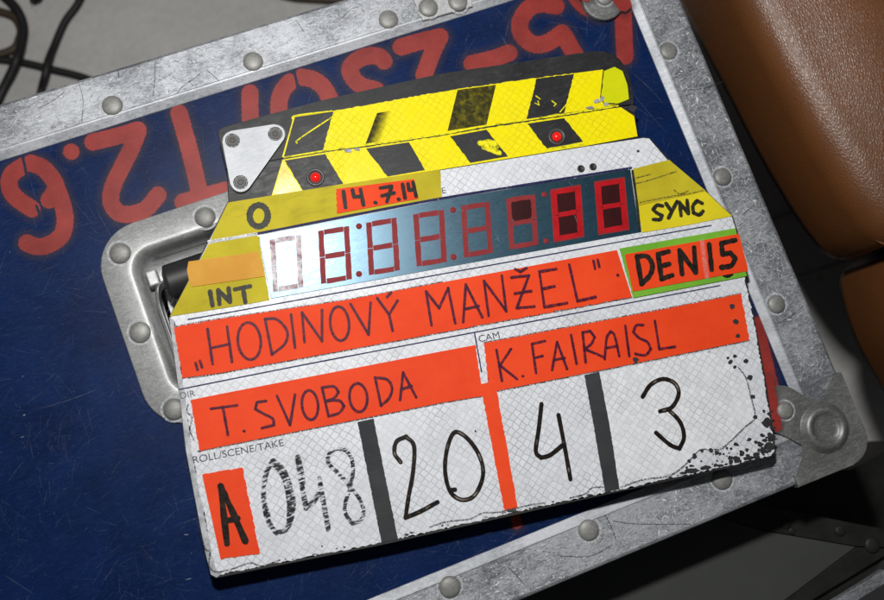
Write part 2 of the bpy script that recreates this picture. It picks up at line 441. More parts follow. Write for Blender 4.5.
n = N('brown_leather'); c = n.coord()
vo = n.new('ShaderNodeTexVoronoi', feature='DISTANCE_TO_EDGE'); vo.inputs['Scale'].default_value = 850
wc = n.coord(0.55, (1, 0.62, 1)); n.lk(wc, vo.inputs['Vector'])
crease = n.noise(1300, 4, 0.6, wc)
col = n.ramp(n.noise(14, 4, 0.6, c), [(0.3, (0.115, 0.044, 0.014)), (0.7, (0.165, 0.058, 0.016))])
n.set(Base_Color=col, Roughness=n.g(crease, 0.3, 0.7, 0.34, 0.48)); n.b.inputs['Specular IOR Level'].default_value = 0.62
b1 = n.bump(n.noise(40, 3, 0.5, c), 0.10, 0.002)
n.bump(n.mul(n.g(vo.outputs['Distance'], 0, 0.35), n.mul(crease, 0.5), 'ADD'), 0.40, 0.00022, b1); M['leather'] = n.m
mat_plain('dark_base', (0.010, 0.008, 0.007), (0.02, 0.016, 0.013), 0.7)
mat_plain('thread', (0.045, 0.018, 0.008), (0.07, 0.027, 0.011), 0.8, spec=0.1)

n = N('concrete_floor'); c = n.coord()
f = n.mul(n.mul(n.noise(12, 6, 0.65, c), 0.6), n.mul(n.noise(170, 5, 0.7, c), 0.4), 'ADD')
col = n.ramp(f, [(0.32, (0.50, 0.495, 0.48)), (0.68, (0.72, 0.71, 0.69))])
sp = n.g(n.noise(60, 2, 0.5, c), 0.72, 0.76); col = n.mix(n.mul(sp, 0.6), col, (0.12, 0.11, 0.09))
n.set(Base_Color=col, Roughness=0.6); n.bump(n.noise(300, 4, 0.6, c), 0.2, 0.0006); M['floor'] = n.m
mat_plain('seam_filler', (0.35, 0.35, 0.34), (0.5, 0.5, 0.48), 0.5)

# ================================================================== SETTING: floor
ZF = -0.300
bm = bmesh.new()
for x, y in ((-2.5, -2.5), (2.5, -2.5), (2.5, 2.5), (-2.5, 2.5)): bm.verts.new((x, y, ZF))
bm.faces.new(bm.verts); floor = from_bm('floor', bm, M['floor'], None, 'structure')
for a, b in (((740, 231), (830, 197)), ((770, 285), (900, 243))):
    A, B = P(*a, ZF + 0.001), P(*b, ZF + 0.001); d = (B - A).normalized(); nn = Vector((-d.y, d.x, 0)) * 0.0011
    A2, B2 = A - d * 0.05, B + d * 0.2
    slab('floor_joint', [A2 + nn, B2 + nn, B2 - nn, A2 - nn], ZF - 0.002, ZF + 0.0006, M['seam_filler'], floor)

# ================================================================== FLIGHT CASE
XL, XR, YB, YT = -0.420, 0.2526, -0.0925, 0.2092       # outer edges of the lid
RW = 0.0262                                            # rail width
case = thing('flight_case', 'blue flight case with scratched aluminium rails and red stencil paint, lying under the clapperboard', 'flight case', (-0.08, 0.058, ZF))

# lid panel with an opening for the handle dish
DX0, DX1, DY0, DY1 = -0.0655, 0.110, 0.0365, 0.1350   # dish flange
def rrect(x0, x1, y0, y1, r, n=8):
    out = []
    for cx, cy, a in ((x1 - r, y1 - r, 0), (x0 + r, y1 - r, 90), (x0 + r, y0 + r, 180), (x1 - r, y0 + r, 270)):
        for k in range(n + 1):
            t = math.radians(a + 90 * k / n); out.append((cx + r * math.cos(t), cy + r * math.sin(t)))
    return out
hole = rrect(DX0 + 0.010, DX1 - 0.010, DY0 + 0.010, DY1 - 0.010, 0.012)
outer = [(XL + 0.004, YB + 0.004), (XR - 0.004, YB + 0.004), (XR - 0.004, YT - 0.004), (XL + 0.004, YT - 0.004)]
poly = [[Vector((x, y, 0)) for x, y in outer], [Vector((x, y, 0)) for x, y in reversed(hole)]]
tri = tessellate_polygon(poly); allv = [p for l in poly for p in l]
bm = bmesh.new(); vs = [bm.verts.new(p) for p in allv]
for t in tri:
    f = bm.faces.new([vs[i] for i in t])
bmesh.ops.recalc_face_normals(bm, faces=bm.faces)
for f in bm.faces:
    if f.normal.z < 0: f.normal_flip()
r = bmesh.ops.extrude_face_region(bm, geom=list(bm.faces))
bmesh.ops.translate(bm, vec=(0, 0, -0.006), verts=[g for g in r['geom'] if isinstance(g, bmesh.types.BMVert)])
bmesh.ops.recalc_face_normals(bm, faces=bm.faces)
panel = from_bm('lid_panel', bm, M['blue'], case)
for nm, x0, x1, y0, y1 in (('side_panel', XL + .005, XR - .005, YB + .005, YB + .010), ('side_panel', XL + .005, XR - .005, YT - .010, YT - .005),
                           ('side_panel', XL + .005, XL + .010, YB + .011, YT - .011), ('side_panel', XR - .010, XR - .005, YB + .011, YT - .011)):
    slab(nm, [(x0, y0), (x1, y0), (x1, y1), (x0, y1)], ZF, -0.0065, M['blue'], case)

# rails: angle section with a bright sloping inner lip
PROF = [(0.0, -0.026), (0.0, 0.0002), (0.0006, 0.0014), (0.0018, 0.0020), (RW - 0.0052, 0.0020), (RW - 0.0046, 0.0024), (RW - 0.0038, 0.0023), (RW - 0.0002, 0.0004), (RW, 0.00005)]
def rail(x0, y0, x1, y1, inx, iny, m0, m1, name='edge_rail'):
    """outer edge from (x0,y0) to (x1,y1), inward direction (inx,iny); mitred ends"""
    d = Vector((x1 - x0, y1 - y0, 0)).normalized(); bm = bmesh.new(); rows = []
    for s, z in PROF:
        a = Vector((x0 + inx * s, y0 + iny * s, z)) + d * (s * m0); b = Vector((x1 + inx * s, y1 + iny * s, z)) - d * (s * m1)
        rows.append((bm.verts.new(a), bm.verts.new(b)))
    for i in range(len(rows) - 1):
        f = bm.faces.new((rows[i][0], rows[i][1], rows[i + 1][1], rows[i + 1][0])); f.material_index = 1 if i >= 4 else 0
    bmesh.ops.recalc_face_normals(bm, faces=bm.faces)
    if sum(f.normal.z for f in bm.faces) < 0:
        for f in bm.faces: f.normal_flip()
    o = from_bm(name, bm, M['alu'], case); o.data.materials.append(M['alu_lip'])
    return o
rail_t = rail(XL, YT, XR - 0.012, YT, 0, -1, 1, 0); rail_b = rail(XL, YB, XR - 0.012, YB, 0, 1, 1, 0)
rail_r = rail(XR, YB + 0.0265, XR, YT - 0.0265, -1, 0, 0, 0); rail_l = rail(XL, YB, XL, YT, 1, 0, 1, 1)

RIV = [(0.0049, 0.0), (0.0048, 0.0006), (0.0043, 0.0011), (0.0034, 0.0015), (0.0020, 0.0018), (0.0, 0.0019)]
def rivet(px, z, parent, s=1.0, pt=None, mat='rivet_steel', collar=True):
    c = pt if pt is not None else P(*px, z + 0.001); a = random.uniform(0, 6.28)
    pr = [(r * s, h * s) for r, h in RIV]
    o = lathe('rivet', (c[0], c[1], z), pr, M[mat], parent, 24)
    if not collar: return o
    # shallow pressed collar round the head
    rb = Ribbons(); t = [(c[0] + .0058 * s * math.cos(k / 24 * 6.2832), c[1] + .0058 * s * math.sin(k / 24 * 6.2832)) for k in range(25)]
    rb.add(t, 0.0002, 0.0004, z + 0.00012, 0.5, cap=False)
    rb.build('rivet_collar', M['scratch_light'], parent)
    return o
for p in ((112, 105), (253, 61), (388.5, 19)): rivet(p, 0.002, rail_t)
for p in ((669, 50.5), (723, 176.5), (777, 304)): rivet(p, 0.002, rail_r, 0.92)
for p in ((589, 530), (450, 587), (722.5, 479)): rivet(p, 0.002, rail_b, 1.02)

# corner brackets with a domed boss and a riveted tongue over the panel
def bracket(sy, yc, tx, ty, tr, L=0.0435):
    def G(a, b): return (XR + 0.0011 - a, yc + sy * b)
    c = (tx, ty); pts = [(0, L), (0.0062, L), (0.0085, L - 0.0035), (0.0125, L - 0.0085), (0.0185, L - 0.0105)]
    for k in range(15):
        t = math.radians(150 - k * 15); pts.append((c[0] + tr * math.cos(t), c[1] + tr * math.sin(t)))
    pts += [(L - 0.0105, 0.0185), (L - 0.0085, 0.0125), (L - 0.0035, 0.0085), (L, 0.0062), (L, 0)]
    for k in range(7):
        t = math.radians(270 - 15 * k); pts.append((0.013 + 0.013 * math.cos(t), 0.013 + 0.013 * math.sin(t)))
    o = slab('corner_bracket', [G(a, b) for a, b in pts], 0.0004, 0.0036, M['bracket_steel'], case, 0.0009, 3)
    # wrap over the edge
    q = [(0, L), (0.0009, L)] + [(0.0009 + 0.0121 - 0.0121 * math.cos(math.radians(15 * k)), 0.0130 - 0.0121 * math.sin(math.radians(15 * k))) for k in range(7)] + [(L, 0.0009), (L, 0)]
    q += [(0.013 + 0.013 * math.cos(math.radians(270 - 15 * k)), 0.013 + 0.013 * math.sin(math.radians(270 - 15 * k))) for k in range(7)]
    slab('corner_skirt', [G(a, b) for a, b in q], -0.040, 0.0003, M['bracket_steel'], case)
    bc = G(0.0195, 0.0215)
    lathe('corner_boss', (bc[0], bc[1], 0.0036), [(0.0128, -0.0001), (0.0118, 0.0006), (0.0105, 0.0022), (0.0092, 0.0031), (0.0078, 0.0029), (0.0068, 0.0018), (0.0060, 0.0013), (0.0040, 0.0012), (0, 0.0013)], M['bracket_steel'], o, 40)
    rp = G(tx - 0.001, ty - 0.001); rivet(None, 0.0036, o, 0.85, rp)
    return o
br = bracket(1, YB - 0.0011, 0.0362, 0.0375, 0.0118)
bt = bracket(-1, YT + 0.0011, 0.0415, 0.0425, 0.0108)
# latch plate
lp = plate('latch_plate', [(408, -12), (423, 20.5), (473, 6), (470, -4), (492, -10), (482, -36)], 0.0036, 0.0032, M['steel'], case, 0.0006)
rivet((428.5, 7), 0.0036, lp, 1.0); rivet((458, 1.0), 0.0036, lp, 1.0)

# handle dish: flange, rounded lip, sunken tray
LOOPS = [(0, 0.0001, .021), (0, 0.0010, .021), (0.0006, 0.0016, .0205), (0.0110, 0.0017, .0125), (0.0125, 0.0022, .0115), (0.0140, 0.0016, .0105), (0.0152, -0.001, .0095), (0.0160, -0.006, .009), (0.0168, -0.013, .0085), (0.0195, -0.0160, .007), (0.0240, -0.0168, .005), (0.04, -0.0168, .003)]
bm = bmesh.new(); prev = None; first = None
for off, z, rr in LOOPS:
    L = [bm.verts.new((x, y, z)) for x, y in rrect(DX0 + off, DX1 - off, DY0 + off, DY1 - off, rr, 10)]
    if prev:
        for i in range(len(L)):
            j = (i + 1) % len(L); bm.faces.new((prev[i], prev[j], L[j], L[i]))
    prev = L
bm.faces.new(prev)
bmesh.ops.recalc_face_normals(bm, faces=bm.faces)
if bm.faces[:][-1].normal.z < 0:
    for f in bm.faces: f.normal_flip()
dish = from_bm('handle_dish', bm, M['steel'], case, smooth=True)
for p in ((120, 253), (205, 217), (140, 332), (174, 409)): rivet(p, 0.0017, dish, 1.0)
rivet(None, 0.0017, dish, 1.0, (0.05, 0.127)); rivet(None, 0.0017, dish, 1.0, (0.10, 0.127))
# handle: rubber grip on a steel bail
hy, hz = 0.103, -0.0035
grip = tube('handle_grip', [(-0.0400, hy, hz), (-0.036, hy, hz), (-0.02, hy, hz), (0.03, hy, hz), (0.07, hy, hz), (0.082, hy, hz)],
            lambda t: 0.0088 * (0.62 + 0.38 * min(1, t * 9, (1 - t) * 9)), M['rubber'], case, 24)
tube('grip_collar', [(-0.0365, hy, hz), (-0.0348, hy, hz), (-0.033, hy, hz)], 0.0084, M['rubber'], grip, 20)
tube('bail_rod', [(-0.038, hy, hz), (-0.0425, hy - 0.001, hz - 0.001), (-0.0448, hy - 0.007, hz - 0.004), (-0.0452, hy - 0.022, hz - 0.006), (-0.0455, hy - 0.040, hz - 0.008)], 0.0026, M['chrome'], case, 12)
tube('bail_rod', [(0.08, hy, hz), (0.086, hy - 0.001, hz - 0.001), (0.089, hy - 0.007, hz - 0.004), (0.0895, hy - 0.022, hz - 0.006), (0.0895, hy - 0.040, hz - 0.008)], 0.0026, M['chrome'], case, 12)
slab('pivot_bracket', [(-0.0475, 0.1125), (-0.0425, 0.1125), (-0.0425, 0.105), (-0.0475, 0.105)], -0.015, -0.0065, M['steel'], dish, 0.0008)

# red stencil paint on the lid (upside down)
STEN = {
 'a': [[(23, 166), (12, 174), (9, 185), (15, 197), (32, 209)], [(31, 163), (43, 168), (52, 178), (56, 188), (49, 200)], [(56, 186), (63, 206), (65, 222), (61, 236), (48, 245), (36, 246.5), (27, 243)]],
 'b': [[(71, 151.5), (71.5, 151.8)]],
 'c': [[(93, 142), (118, 136), (138, 130)], [(138, 132), (132, 147), (122, 167), (113, 186), (111, 202), (119, 213), (132, 214), (146, 209), (158, 195)]],
 'd': [[(179, 113), (190, 152), (199, 190)], [(183, 202), (204, 196), (226, 190)]],
 'e': [[(250, 93), (250, 110), (251, 130)]],
 'f': [[(279, 118), (279, 102), (283, 90), (290, 82)], [(302, 77), (314, 80), (324, 88), (330, 99)]],
 'g': [[(384, 61), (380, 57), (371, 55.5), (359, 59), (350, 68), (353, 78), (362, 86), (376, 90)]],
 'h': [[(401, 47), (420, 41.5), (440, 37)], [(439, 38), (432, 54), (424, 75)]],
 'i': [[(472, 63.5), (492, 59), (509, 53)]],
 'j': [[(556, 6), (541, 4), (528, 9), (520, 22), (522, 35), (533, 44), (547, 43), (562, 33)], [(565, 37), (571, 48), (578, 60)]],
 'k': [[(623, -8), (623.5, 25), (625, 56)], [(576, -4), (585, 6), (600, 12)]],
 'l': [[(757, 322), (765, 352), (776, 400)]],
 'm': [[(505, 480), (514, 512), (517, 524)]],
}
CUTS = {'a': [((22, 154), (26.5, 174)), ((36.5, 206), (40, 216))], 'f': [((293, 66), (298, 88))]}
def segd(px, py, a, b):
    dx, dy = b[0] - a[0], b[1] - a[1]; L = dx * dx + dy * dy
    t = 0 if L < 1e-9 else max(0, min(1, ((px - a[0]) * dx + (py - a[1]) * dy) / L))
    return math.hypot(px - a[0] - dx * t, py - a[1] - dy * t)
def stencil(st, hw, soft, halo, z, parent, cuts=(), step=0.9):
    """painted mark: fine grid whose attributes follow the distance to the strokes"""
    segs = []
    for s_ in st:
        q = [Vector((x, y, 0)) for x, y in s_]; q = catmull(q, 4) if len(q) > 2 else q
        segs += [((a.x, a.y), (b.x, b.y)) for a, b in zip(q, q[1:])]
    m = hw + soft + halo
    x0 = min(min(a[0], b[0]) for a, b in segs) - m; x1 = max(max(a[0], b[0]) for a, b in segs) + m
    y0 = min(min(a[1], b[1]) for a, b in segs) - m; y1 = max(max(a[1], b[1]) for a, b in segs) + m
    nx, ny = int((x1 - x0) / step) + 1, int((y1 - y0) / step) + 1
    off = origin(parent); idx = {}; v, A, Hh, f = [], [], [], []
    D = [[min(segd(x0 + i * step, y0 + j * step, a, b) for a, b in segs) for i in range(nx + 1)] for j in range(ny + 1)]
    def vert(i, j):
        if (i, j) not in idx:
            x, y = x0 + i * step, y0 + j * step; d = D[j][i]
            a = max(0, min(1, (hw + soft * 0.5 - d) / soft)); h = max(0, min(1, (hw + soft + halo - d) / (halo + soft)))
            for c in cuts:
                dc = segd(x, y, *c); k = max(0, min(1, (dc - 0.6) / 1.6)); a *= k
            idx[i, j] = len(v); v.append(tuple(P(x, y, z) - off)); A.append(a); Hh.append(h)
        return idx[i, j]
    for j in range(ny):
        for i in range(nx):
            if min(D[j][i], D[j + 1][i], D[j][i + 1], D[j + 1][i + 1]) < m:
                f.append((vert(i, j), vert(i, j + 1), vert(i + 1, j + 1), vert(i + 1, j)))
    me = bpy.data.meshes.new('painted_digit'); me.from_pydata(v, [], f)
    me.attributes.new('a', 'FLOAT', 'POINT').data.foreach_set('value', A); me.attributes.new('h', 'FLOAT', 'POINT').data.foreach_set('value', Hh)
    return link('painted_digit', me, M['red_paint'], parent)
for k_, (key, st) in enumerate(STEN.items()):
    stencil(st, {'b': 8.0, 'l': 5.5, 'm': 5.0}.get(key, 8.6), 3.2, 4.5, 0.00008 + k_ * 0.00001, panel, CUTS.get(key, ()))
stencil([[(769, 380), (774, 406), (777.5, 427)]], 4.6, 2.0, 1.5, 0.0038, br)
stencil([[(586, -6), (600, -10), (616, -6), (624, 4)]], 7.5, 3.0, 3.0, 0.0038, bt)

# scratches
def scratches(name, parent, mat, box, nn, z, lmin, lmax, wmin, wmax, amin, amax, ang=None, spread=3.2, clusters=0):
    rb = Ribbons(); x0, x1, y0, y1 = box
    cl = [(random.uniform(x0, x1), random.uniform(y0, y1), random.uniform(0, 3.14)) for _ in range(clusters)]
    for i in range(nn):
        if cl and random.random() < 0.65:
            c = random.choice(cl); x = random.gauss(c[0], 0.010); y = random.gauss(c[1], 0.008); a = random.gauss(c[2], 0.35)
            x = min(max(x, x0), x1); y = min(max(y, y0), y1)
        else:
            x = random.uniform(x0, x1); y = random.uniform(y0, y1); a = random.uniform(0, 6.28) if ang is None else random.gauss(ang, spread)
        L = lmin * (lmax / lmin) ** (random.random() ** 1.8); k = random.gauss(0, 0.25); p = Vector((x, y, 0)); pts = []
        n = 6
        for j in range(n):
            pts.append(p.copy()); aa = a + k * j / n
            p = p + Vector((math.cos(aa), math.sin(aa), 0)) * (L / n)
            if not (x0 <= p.x <= x1 and y0 <= p.y <= y1): break
        if len(pts) > 2:
            rb.add(pts, random.uniform(wmin, wmax), 0.00006, z + random.uniform(0, 4e-5), random.uniform(amin, amax), cap=False, taper=True)
    return rb.build(name, mat, parent, 'stuff')
F0, F1 = 0.0022, RW - 0.0060
for par, box in ((rail_t, (-0.11, XR - 0.02, YT - F1, YT - F0)), (rail_b, (-0.04, XR - 0.045, YB + F0, YB + F1)), (rail_r, (XR - F1, XR - F0, YB + 0.045, YT - 0.02))):
    scratches('scratches', par, M['scratch_light'], box, 3200, 0.00205, 0.0008, 0.014, 0.00003, 0.00013, 0.06, 0.65, clusters=44)
    scratches('dents', par, M['scratch_dark'], box, 800, 0.00212, 0.0006, 0.009, 0.00003, 0.00014, 0.08, 0.55, clusters=26)
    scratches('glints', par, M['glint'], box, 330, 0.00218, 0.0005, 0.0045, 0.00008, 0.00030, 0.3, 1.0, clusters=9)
for par, st in ((rail_t, [[(177, 93), (182, 87), (190, 81), (200, 74)], [(207, 70), (213, 75), (219, 81)], [(155, 62), (155, 75), (153, 96)], [(78, 80), (83, 100), (82, 122)], [(118, 70), (119, 77)], [(38, 108), (52, 101), (64, 92)], [(296, 20), (304, 32)], [(342, 18), (350, 10), (362, 5)]]),
                (rail_b, [[(604, 513), (610, 524), (616, 539)], [(613, 521), (640, 524), (690, 524)], [(508, 567), (516, 575), (524, 584)], [(560, 556), (590, 556), (612, 545)]]),
                (rail_r, [[(690, 90), (705, 88), (722, 82)], [(742, 215), (754, 205)], [(780, 322), (792, 316), (803, 306)], [(700, 118), (712, 128)]])):
    for st_ in st: strokes('deep_scratch', [st_], 0.45, 0.0023, M['scratch_dark'], par, soft=0.45, alpha=random.uniform(0.35, 0.6), wob=0.4)
scratches('scratches', panel, M['scratch_blue'], (-0.16, XR - RW, YB + RW, YT - RW), 9000, 0.00037, 0.0010, 0.024, 0.00003, 0.00009, 0.03, 0.24, clusters=160)
scratches('scratches', panel, M['scratch_blue'], (-0.16, XR - RW, YB + RW, YT - RW), 70, 0.00042, 0.02, 0.09, 0.00005, 0.00012, 0.08, 0.35)
scratches('scratches', panel, M['scratch_light'], (-0.16, XR - RW, YB + RW, YT - RW), 70, 0.00044, 0.0005, 0.005, 0.00006, 0.00022, 0.10, 0.45, clusters=16)

# ================================================================== CLAPPERBOARD
ZS = 0.0146
slate = thing('clapperboard', 'worn digital film clapperboard with orange and yellow tape, handwriting and striped clap sticks', 'clapperboard', (0.08, 0.03, 0.0050))
B0 = 0.0050
body_px = [(169, 317), (227.5, 201.5), (300, 189.5), (442, 167), (586, 144.5), (643, 136.8), (650, 137.5), (669, 160), (706, 191), (733, 216), (737.5, 230), (744, 270), (752, 305), (766, 382), (774.5, 441), (775.5, 452), (772, 457), (721, 469.5), (561, 504.5), (381, 545), (216, 578.5), (210.5, 575), (205, 553), (192, 485), (185.5, 450), (180, 402)]
body = plate('board', body_px, ZS, ZS - B0, M['slate_edge'], slate, 0.0004)
white_px = rag([(170.5, 318), (228.5, 203), (442, 168.5), (643, 138), (649, 138.5), (667.5, 160), (705, 191.5), (731.5, 216), (736, 230), (742.5, 270), (750.5, 305), (764.5, 382), (773, 441), (774, 452), (771, 455.5), (721, 467.5), (561, 502), (381, 542.5), (217, 575), (212.5, 573), (207, 553), (194, 485), (187.5, 450), (182, 402)], (9, 10, 11, 12, 13, 14, 15, 16, 17, 18, 19, 20, 21, 22, 23), 0.9)
Z1 = ZS + 0.00025
sheet = plate('reflective_sheet', white_px, Z1, 0.0003, M['white_sheet'], slate)
# worn grey rim down the left edge
rim_px = [(169.3, 317.5), (180.4, 402), (186, 450), (192.5, 485), (205.5, 553), (211, 574.5), (216.5, 577.5), (222, 573.5), (216, 569), (211.5, 552), (198.3, 485), (191.5, 450), (186, 402), (174, 320)]
plate('worn_rim', rag(rim_px, (7, 8, 9, 10, 11, 12), 0.9), Z1 + 0.00008, 0.0002, M['worn_edge'], slate)
for _c in ([[(188, 405), (187, 412), (192, 418), (190, 430), (194, 440)], [(197, 520), (205, 548), (210, 552), (209, 566), (216, 572), (232, 569), (250, 563), (262, 566), (280, 560)],
        [(430, 527), (442, 523), (452, 521), (470, 519), (483, 513), (500, 512), (530, 505), (545, 503)], [(570, 498), (585, 494), (592, 488), (606, 487)]]): strokes('edge_crack', [_c], 0.8, Z1 + 0.00012, M['crack'], sheet)
# brighter fourth cell, with a chipped corner
cell = [(609, 488), (600.5, 373), (722, 349.5), (732, 358), (738, 367), (746, 378), (751, 397), (754.5, 417), (744, 428), (725, 446), (710, 450), (694, 456), (680, 470), (658, 478), (636, 481), (625, 486)]
plate('reflective_patch', rag(cell, 'all', 0.6), Z1 + 0.00018, 0.00012, M['white_sheet_new'], slate)
strokes('patch_crack', [[(738, 367), (746, 378), (751, 397), (755, 417), (744, 428), (724, 447), (712, 450), (700, 450), (688, 462), (671, 475), (647, 479), (632, 483), (622, 487)]], 1.0, Z1 + 0.0003, M['crack'], sheet)
def blob(x, y, r, mat, z, parent, name, sq=1.0):
    pts = []
    k0 = random.uniform(0, 6.28); n = 11
    for k in range(n):
        a = k0 + k / n * 6.283; q = r * random.uniform(0.7, 1.2); pts.append((x + q * sq * math.cos(a), y + q * math.sin(a)))
    return plate(name, pts, z, 0.00008, mat, parent)
for x, y, r in ((730.5, 362, 2.6), (734.7, 356, 2.2), (728, 358, 1.5), (735, 367, 1.8), (746, 361, 2.3), (749.6, 377.5, 2.9), (753, 396.7, 2.3), (755, 417, 2.2), (767, 423, 5.0), (771, 437, 4.6), (768.5, 446, 4.4), (763, 450, 3.6), (760, 444, 2.6), (772, 428, 2.2),
                (742, 453, 3.0), (737, 459.5, 4.0), (731, 462, 2.6), (747, 450, 2), (717, 452.7, 2.4), (711, 450.3, 2.6), (702, 450.5, 1.9), (694.7, 456, 2.6), (689, 461, 1.8), (764, 411, 1.6), (769, 414, 1.8), (727, 448, 1.4), (755, 455, 2.2)):
    blob(x, y, r, M['chip_black'], Z1 + 0.00034, sheet, 'chip')
for x, y, r, s in ((692, 470.5, 2.4, 3.2), (706, 467.5, 2.2, 2.6), (720, 465.5, 1.4, 3), (683, 473, 1.3, 3.0), (750, 457.5, 1.6, 2.6)):
    blob(x, y, r, M['chip_black'], Z1 + 0.00034, sheet, 'chip', s)

for k in range(85):
    t = random.random() ** 1.4; e = random.random()
    x = 775 - t * 92; yb = 456 + (775 - x) * 0.222 - 2.5; y = yb - (random.random() ** 1.6) * (20 * (1 - t) + 7)
    if x > 760 and e < 0.35: x, y = random.uniform(764, 773), random.uniform(410, 452)
    blob(x, y, random.uniform(0.5, 2.0 if t < 0.5 else 1.3), M['chip_black'], Z1 + 0.00036 + k * 1e-6, sheet, 'chip', random.uniform(0.9, 1.7))
for k in range(40):
    x = random.uniform(216, 690); blob(x, 577.0 - (x - 213) * 0.2135 - random.uniform(0.6, 3.0), random.uniform(0.4, 1.1), M['chip_black'] if random.random() < .6 else M['grey_chip'], Z1 + 0.0002 + k * 1e-6, sheet, 'chip', random.uniform(1.0, 3.0))
# -- clap sticks
ZK = ZS + 0.0004
lower = plate('lower_stick', [(226.5, 169.6), (282, 158.9), (330, 150.7), (364, 146.4), (440, 135.4), (487, 126.9), (564.5, 115.4), (620, 106.4), (634.5, 105), (638.5, 137), (586, 146.5), (442, 170), (300, 193), (228.5, 204.5)], ZK, ZK - B0, M['black_stick'], slate, 0.0004)
upper_px = [(226.2, 169), (218, 134), (219, 129.5), (223.5, 126.8), (276, 112.5), (330, 98.4), (385, 86), (442, 73.5), (520, 62), (592, 51.2), (604, 51.2), (613, 54), (620, 59.5), (628, 70), (632, 86), (634.2, 104), (620, 105.8), (564.5, 114.8), (487, 126.2), (440, 134.8), (364, 145.8), (330, 150), (282, 158.2)]
upper = plate('upper_stick', upper_px, ZK + 0.0002, ZK - B0, M['black_stick'], slate, 0.00025, seg=3)
ZU = ZK + 0.0002 + 0.00015
up_px = rag([(293.5, 115.5), (334, 110.8), (440, 91.8), (530, 78.5), (574.5, 73.2), (603, 69.5), (600, 98), (604, 104), (617.5, 105), (564.5, 113.3), (487, 125.2), (441, 133.8), (363, 144.8), (330, 149.3), (282, 157.2), (291.5, 124)], (0, 1, 2, 3, 8, 9, 10, 11), 0.5, 3)
us = plate('upper_stripe_sheet', up_px, ZU, 0.0002, M['yellow_sheet'], slate)
ls_px = rag([(282.5, 159.7), (330, 151.6), (364, 147.3), (441, 136.1), (487, 127.9), (564.5, 116.3), (614, 108.2), (621, 107.3), (634, 116), (637.5, 136.3), (586, 145.8), (442, 169.3), (300, 192), (271.5, 196)], (1, 2, 3, 4, 5), 0.4, 3)
ZL = ZK + 0.00015
ls = plate('lower_stripe_sheet', ls_px, ZL, 0.0002, M['yellow_sheet'], slate)
plate('faded_stripe', [(283, 161), (302, 190.8), (273, 195)], ZL + .00012, .0001, M['pale_yellow_sheet'], ls)
# upper stripes
M['black_band'] = M['black_stick']
plate('black_stripe', rag([(295, 117), (333.5, 111.5), (323, 150), (284, 156.5), (292.5, 125)], (1,), 0.5), ZU + .00012, .0001, M['black_band'], us)
plate('black_stripe', rag([(536.5, 78.6), (574, 73.8), (564.2, 112.8), (526.5, 119.2)], (0, 1, 2, 3), 0.4), ZU + .00012, .0001, M['black_band'], us)
def fade_stripe(name, quad, mat, parent, z, a_l, a_r):
    W = [P(x, y, z) for x, y in quad]; off = origin(parent); n = 10
    v, f, al = [], [], []
    for i in range(n + 1):
        t = i / n
        for p in (W[0].lerp(W[1], t), W[3].lerp(W[2], t)):
            v.append(tuple(p - off)); al.append(a_l + (a_r - a_l) * t)
    for i in range(n): f.append((2 * i, 2 * i + 1, 2 * i + 3, 2 * i + 2))
    me = bpy.data.meshes.new(name); me.from_pydata(v, [], f); at = me.attributes.new('a', 'FLOAT', 'POINT'); at.data.foreach_set('value', al)
    return link(name, me, mat, parent)
fade_stripe('black_stripe', [(457.5, 89.8), (496, 84.8), (486.5, 124.6), (447.5, 131)], M['faded_black'], us, ZU + .00012, 0.62, 0.62)
fade_stripe('black_stripe', [(377, 113), (392, 110.5), (381, 141), (365.6, 143.8)], M['faded_black'], us, ZU + .00012, 0.75, 0.06)
strokes('yellow_scuff', [[(297, 143), (299, 139), (332, 117)], [(292.5, 120), (296, 115.5), (332, 111)]], 0.7, ZU + .00022, M['scuff_yellow'], us)
strokes('yellow_scuff', [[(535, 103), (539, 105), (538, 101)], [(552, 101), (556, 104), (554, 106)], [(536, 96), (540, 99)], [(560, 112), (572, 98)]], 0.5, ZU + .00022, M['scuff_yellow'], us)
lime = plate('lime_patch', rag([(604, 71), (614.5, 66.8), (622.5, 71), (627.5, 85), (629, 99), (618, 103.5), (604, 102.5), (601.5, 97)], (7, 6, 5), 0.5), ZU + .0002, .00025, M['lime_patch'], slate, 0.0001)
for x, y, r, s in ((597, 101, 2.4, 1.5), (602, 99, 2.6, 0.9), (590, 107.5, 1.4, 3.0), (606, 104, 1.6, 2.0)): blob(x, y, r, M['grey_chip'], ZU + .00045, us, 'sheet_chip', s)
strokes('sheet_edge', [[(284, 157.6), (330, 149.9), (364, 145.4), (440, 134.5), (487, 125.8), (564.5, 114.4), (618, 105.8)]], 0.9, ZU + .00012, M['scuff_yellow'], us, soft=0.5)
for x, y, r, s in ((348, 150.5, 2.0, 2.2), (357, 149.2, 1.6, 2)): blob(x, y, r, M['grey_chip'], ZU + .0002, us, 'sheet_chip', s)
# lower stripes
for q in ([(284.5, 160.5), (325, 154), (343.3, 183.8), (303, 190.5)], [(366, 148.6), (409, 142.2), (425, 170), (387.5, 176.5)], [(450, 136.3), (486.5, 129.6), (508, 156.3), (470.5, 162.8)], [(527.5, 123.6), (564.3, 118), (585, 144.2), (548, 150.3)]):
    plate('black_stripe', rag(q, (1, 3), 0.4), ZL + .00012, .0001, M['black_band'], ls)
strokes('yellow_scuff', [[(482, 144), (487, 142), (494, 143), (496, 147)], [(484, 147), (492, 150), (499, 153)], [(480, 143), (490, 146)]], 3.4, ZL + .00022, M['scuff_yellow'], ls, soft=1.5)
strokes('yellow_scuff', [[(548, 150), (566, 147), (583, 143.5)]], 2.2, ZL + .00022, M['scuff_yellow'], ls, soft=1.2)
blob(633, 108, 4.0, M['chip_black'], ZK + .0008, lower, 'chip', 1.0)
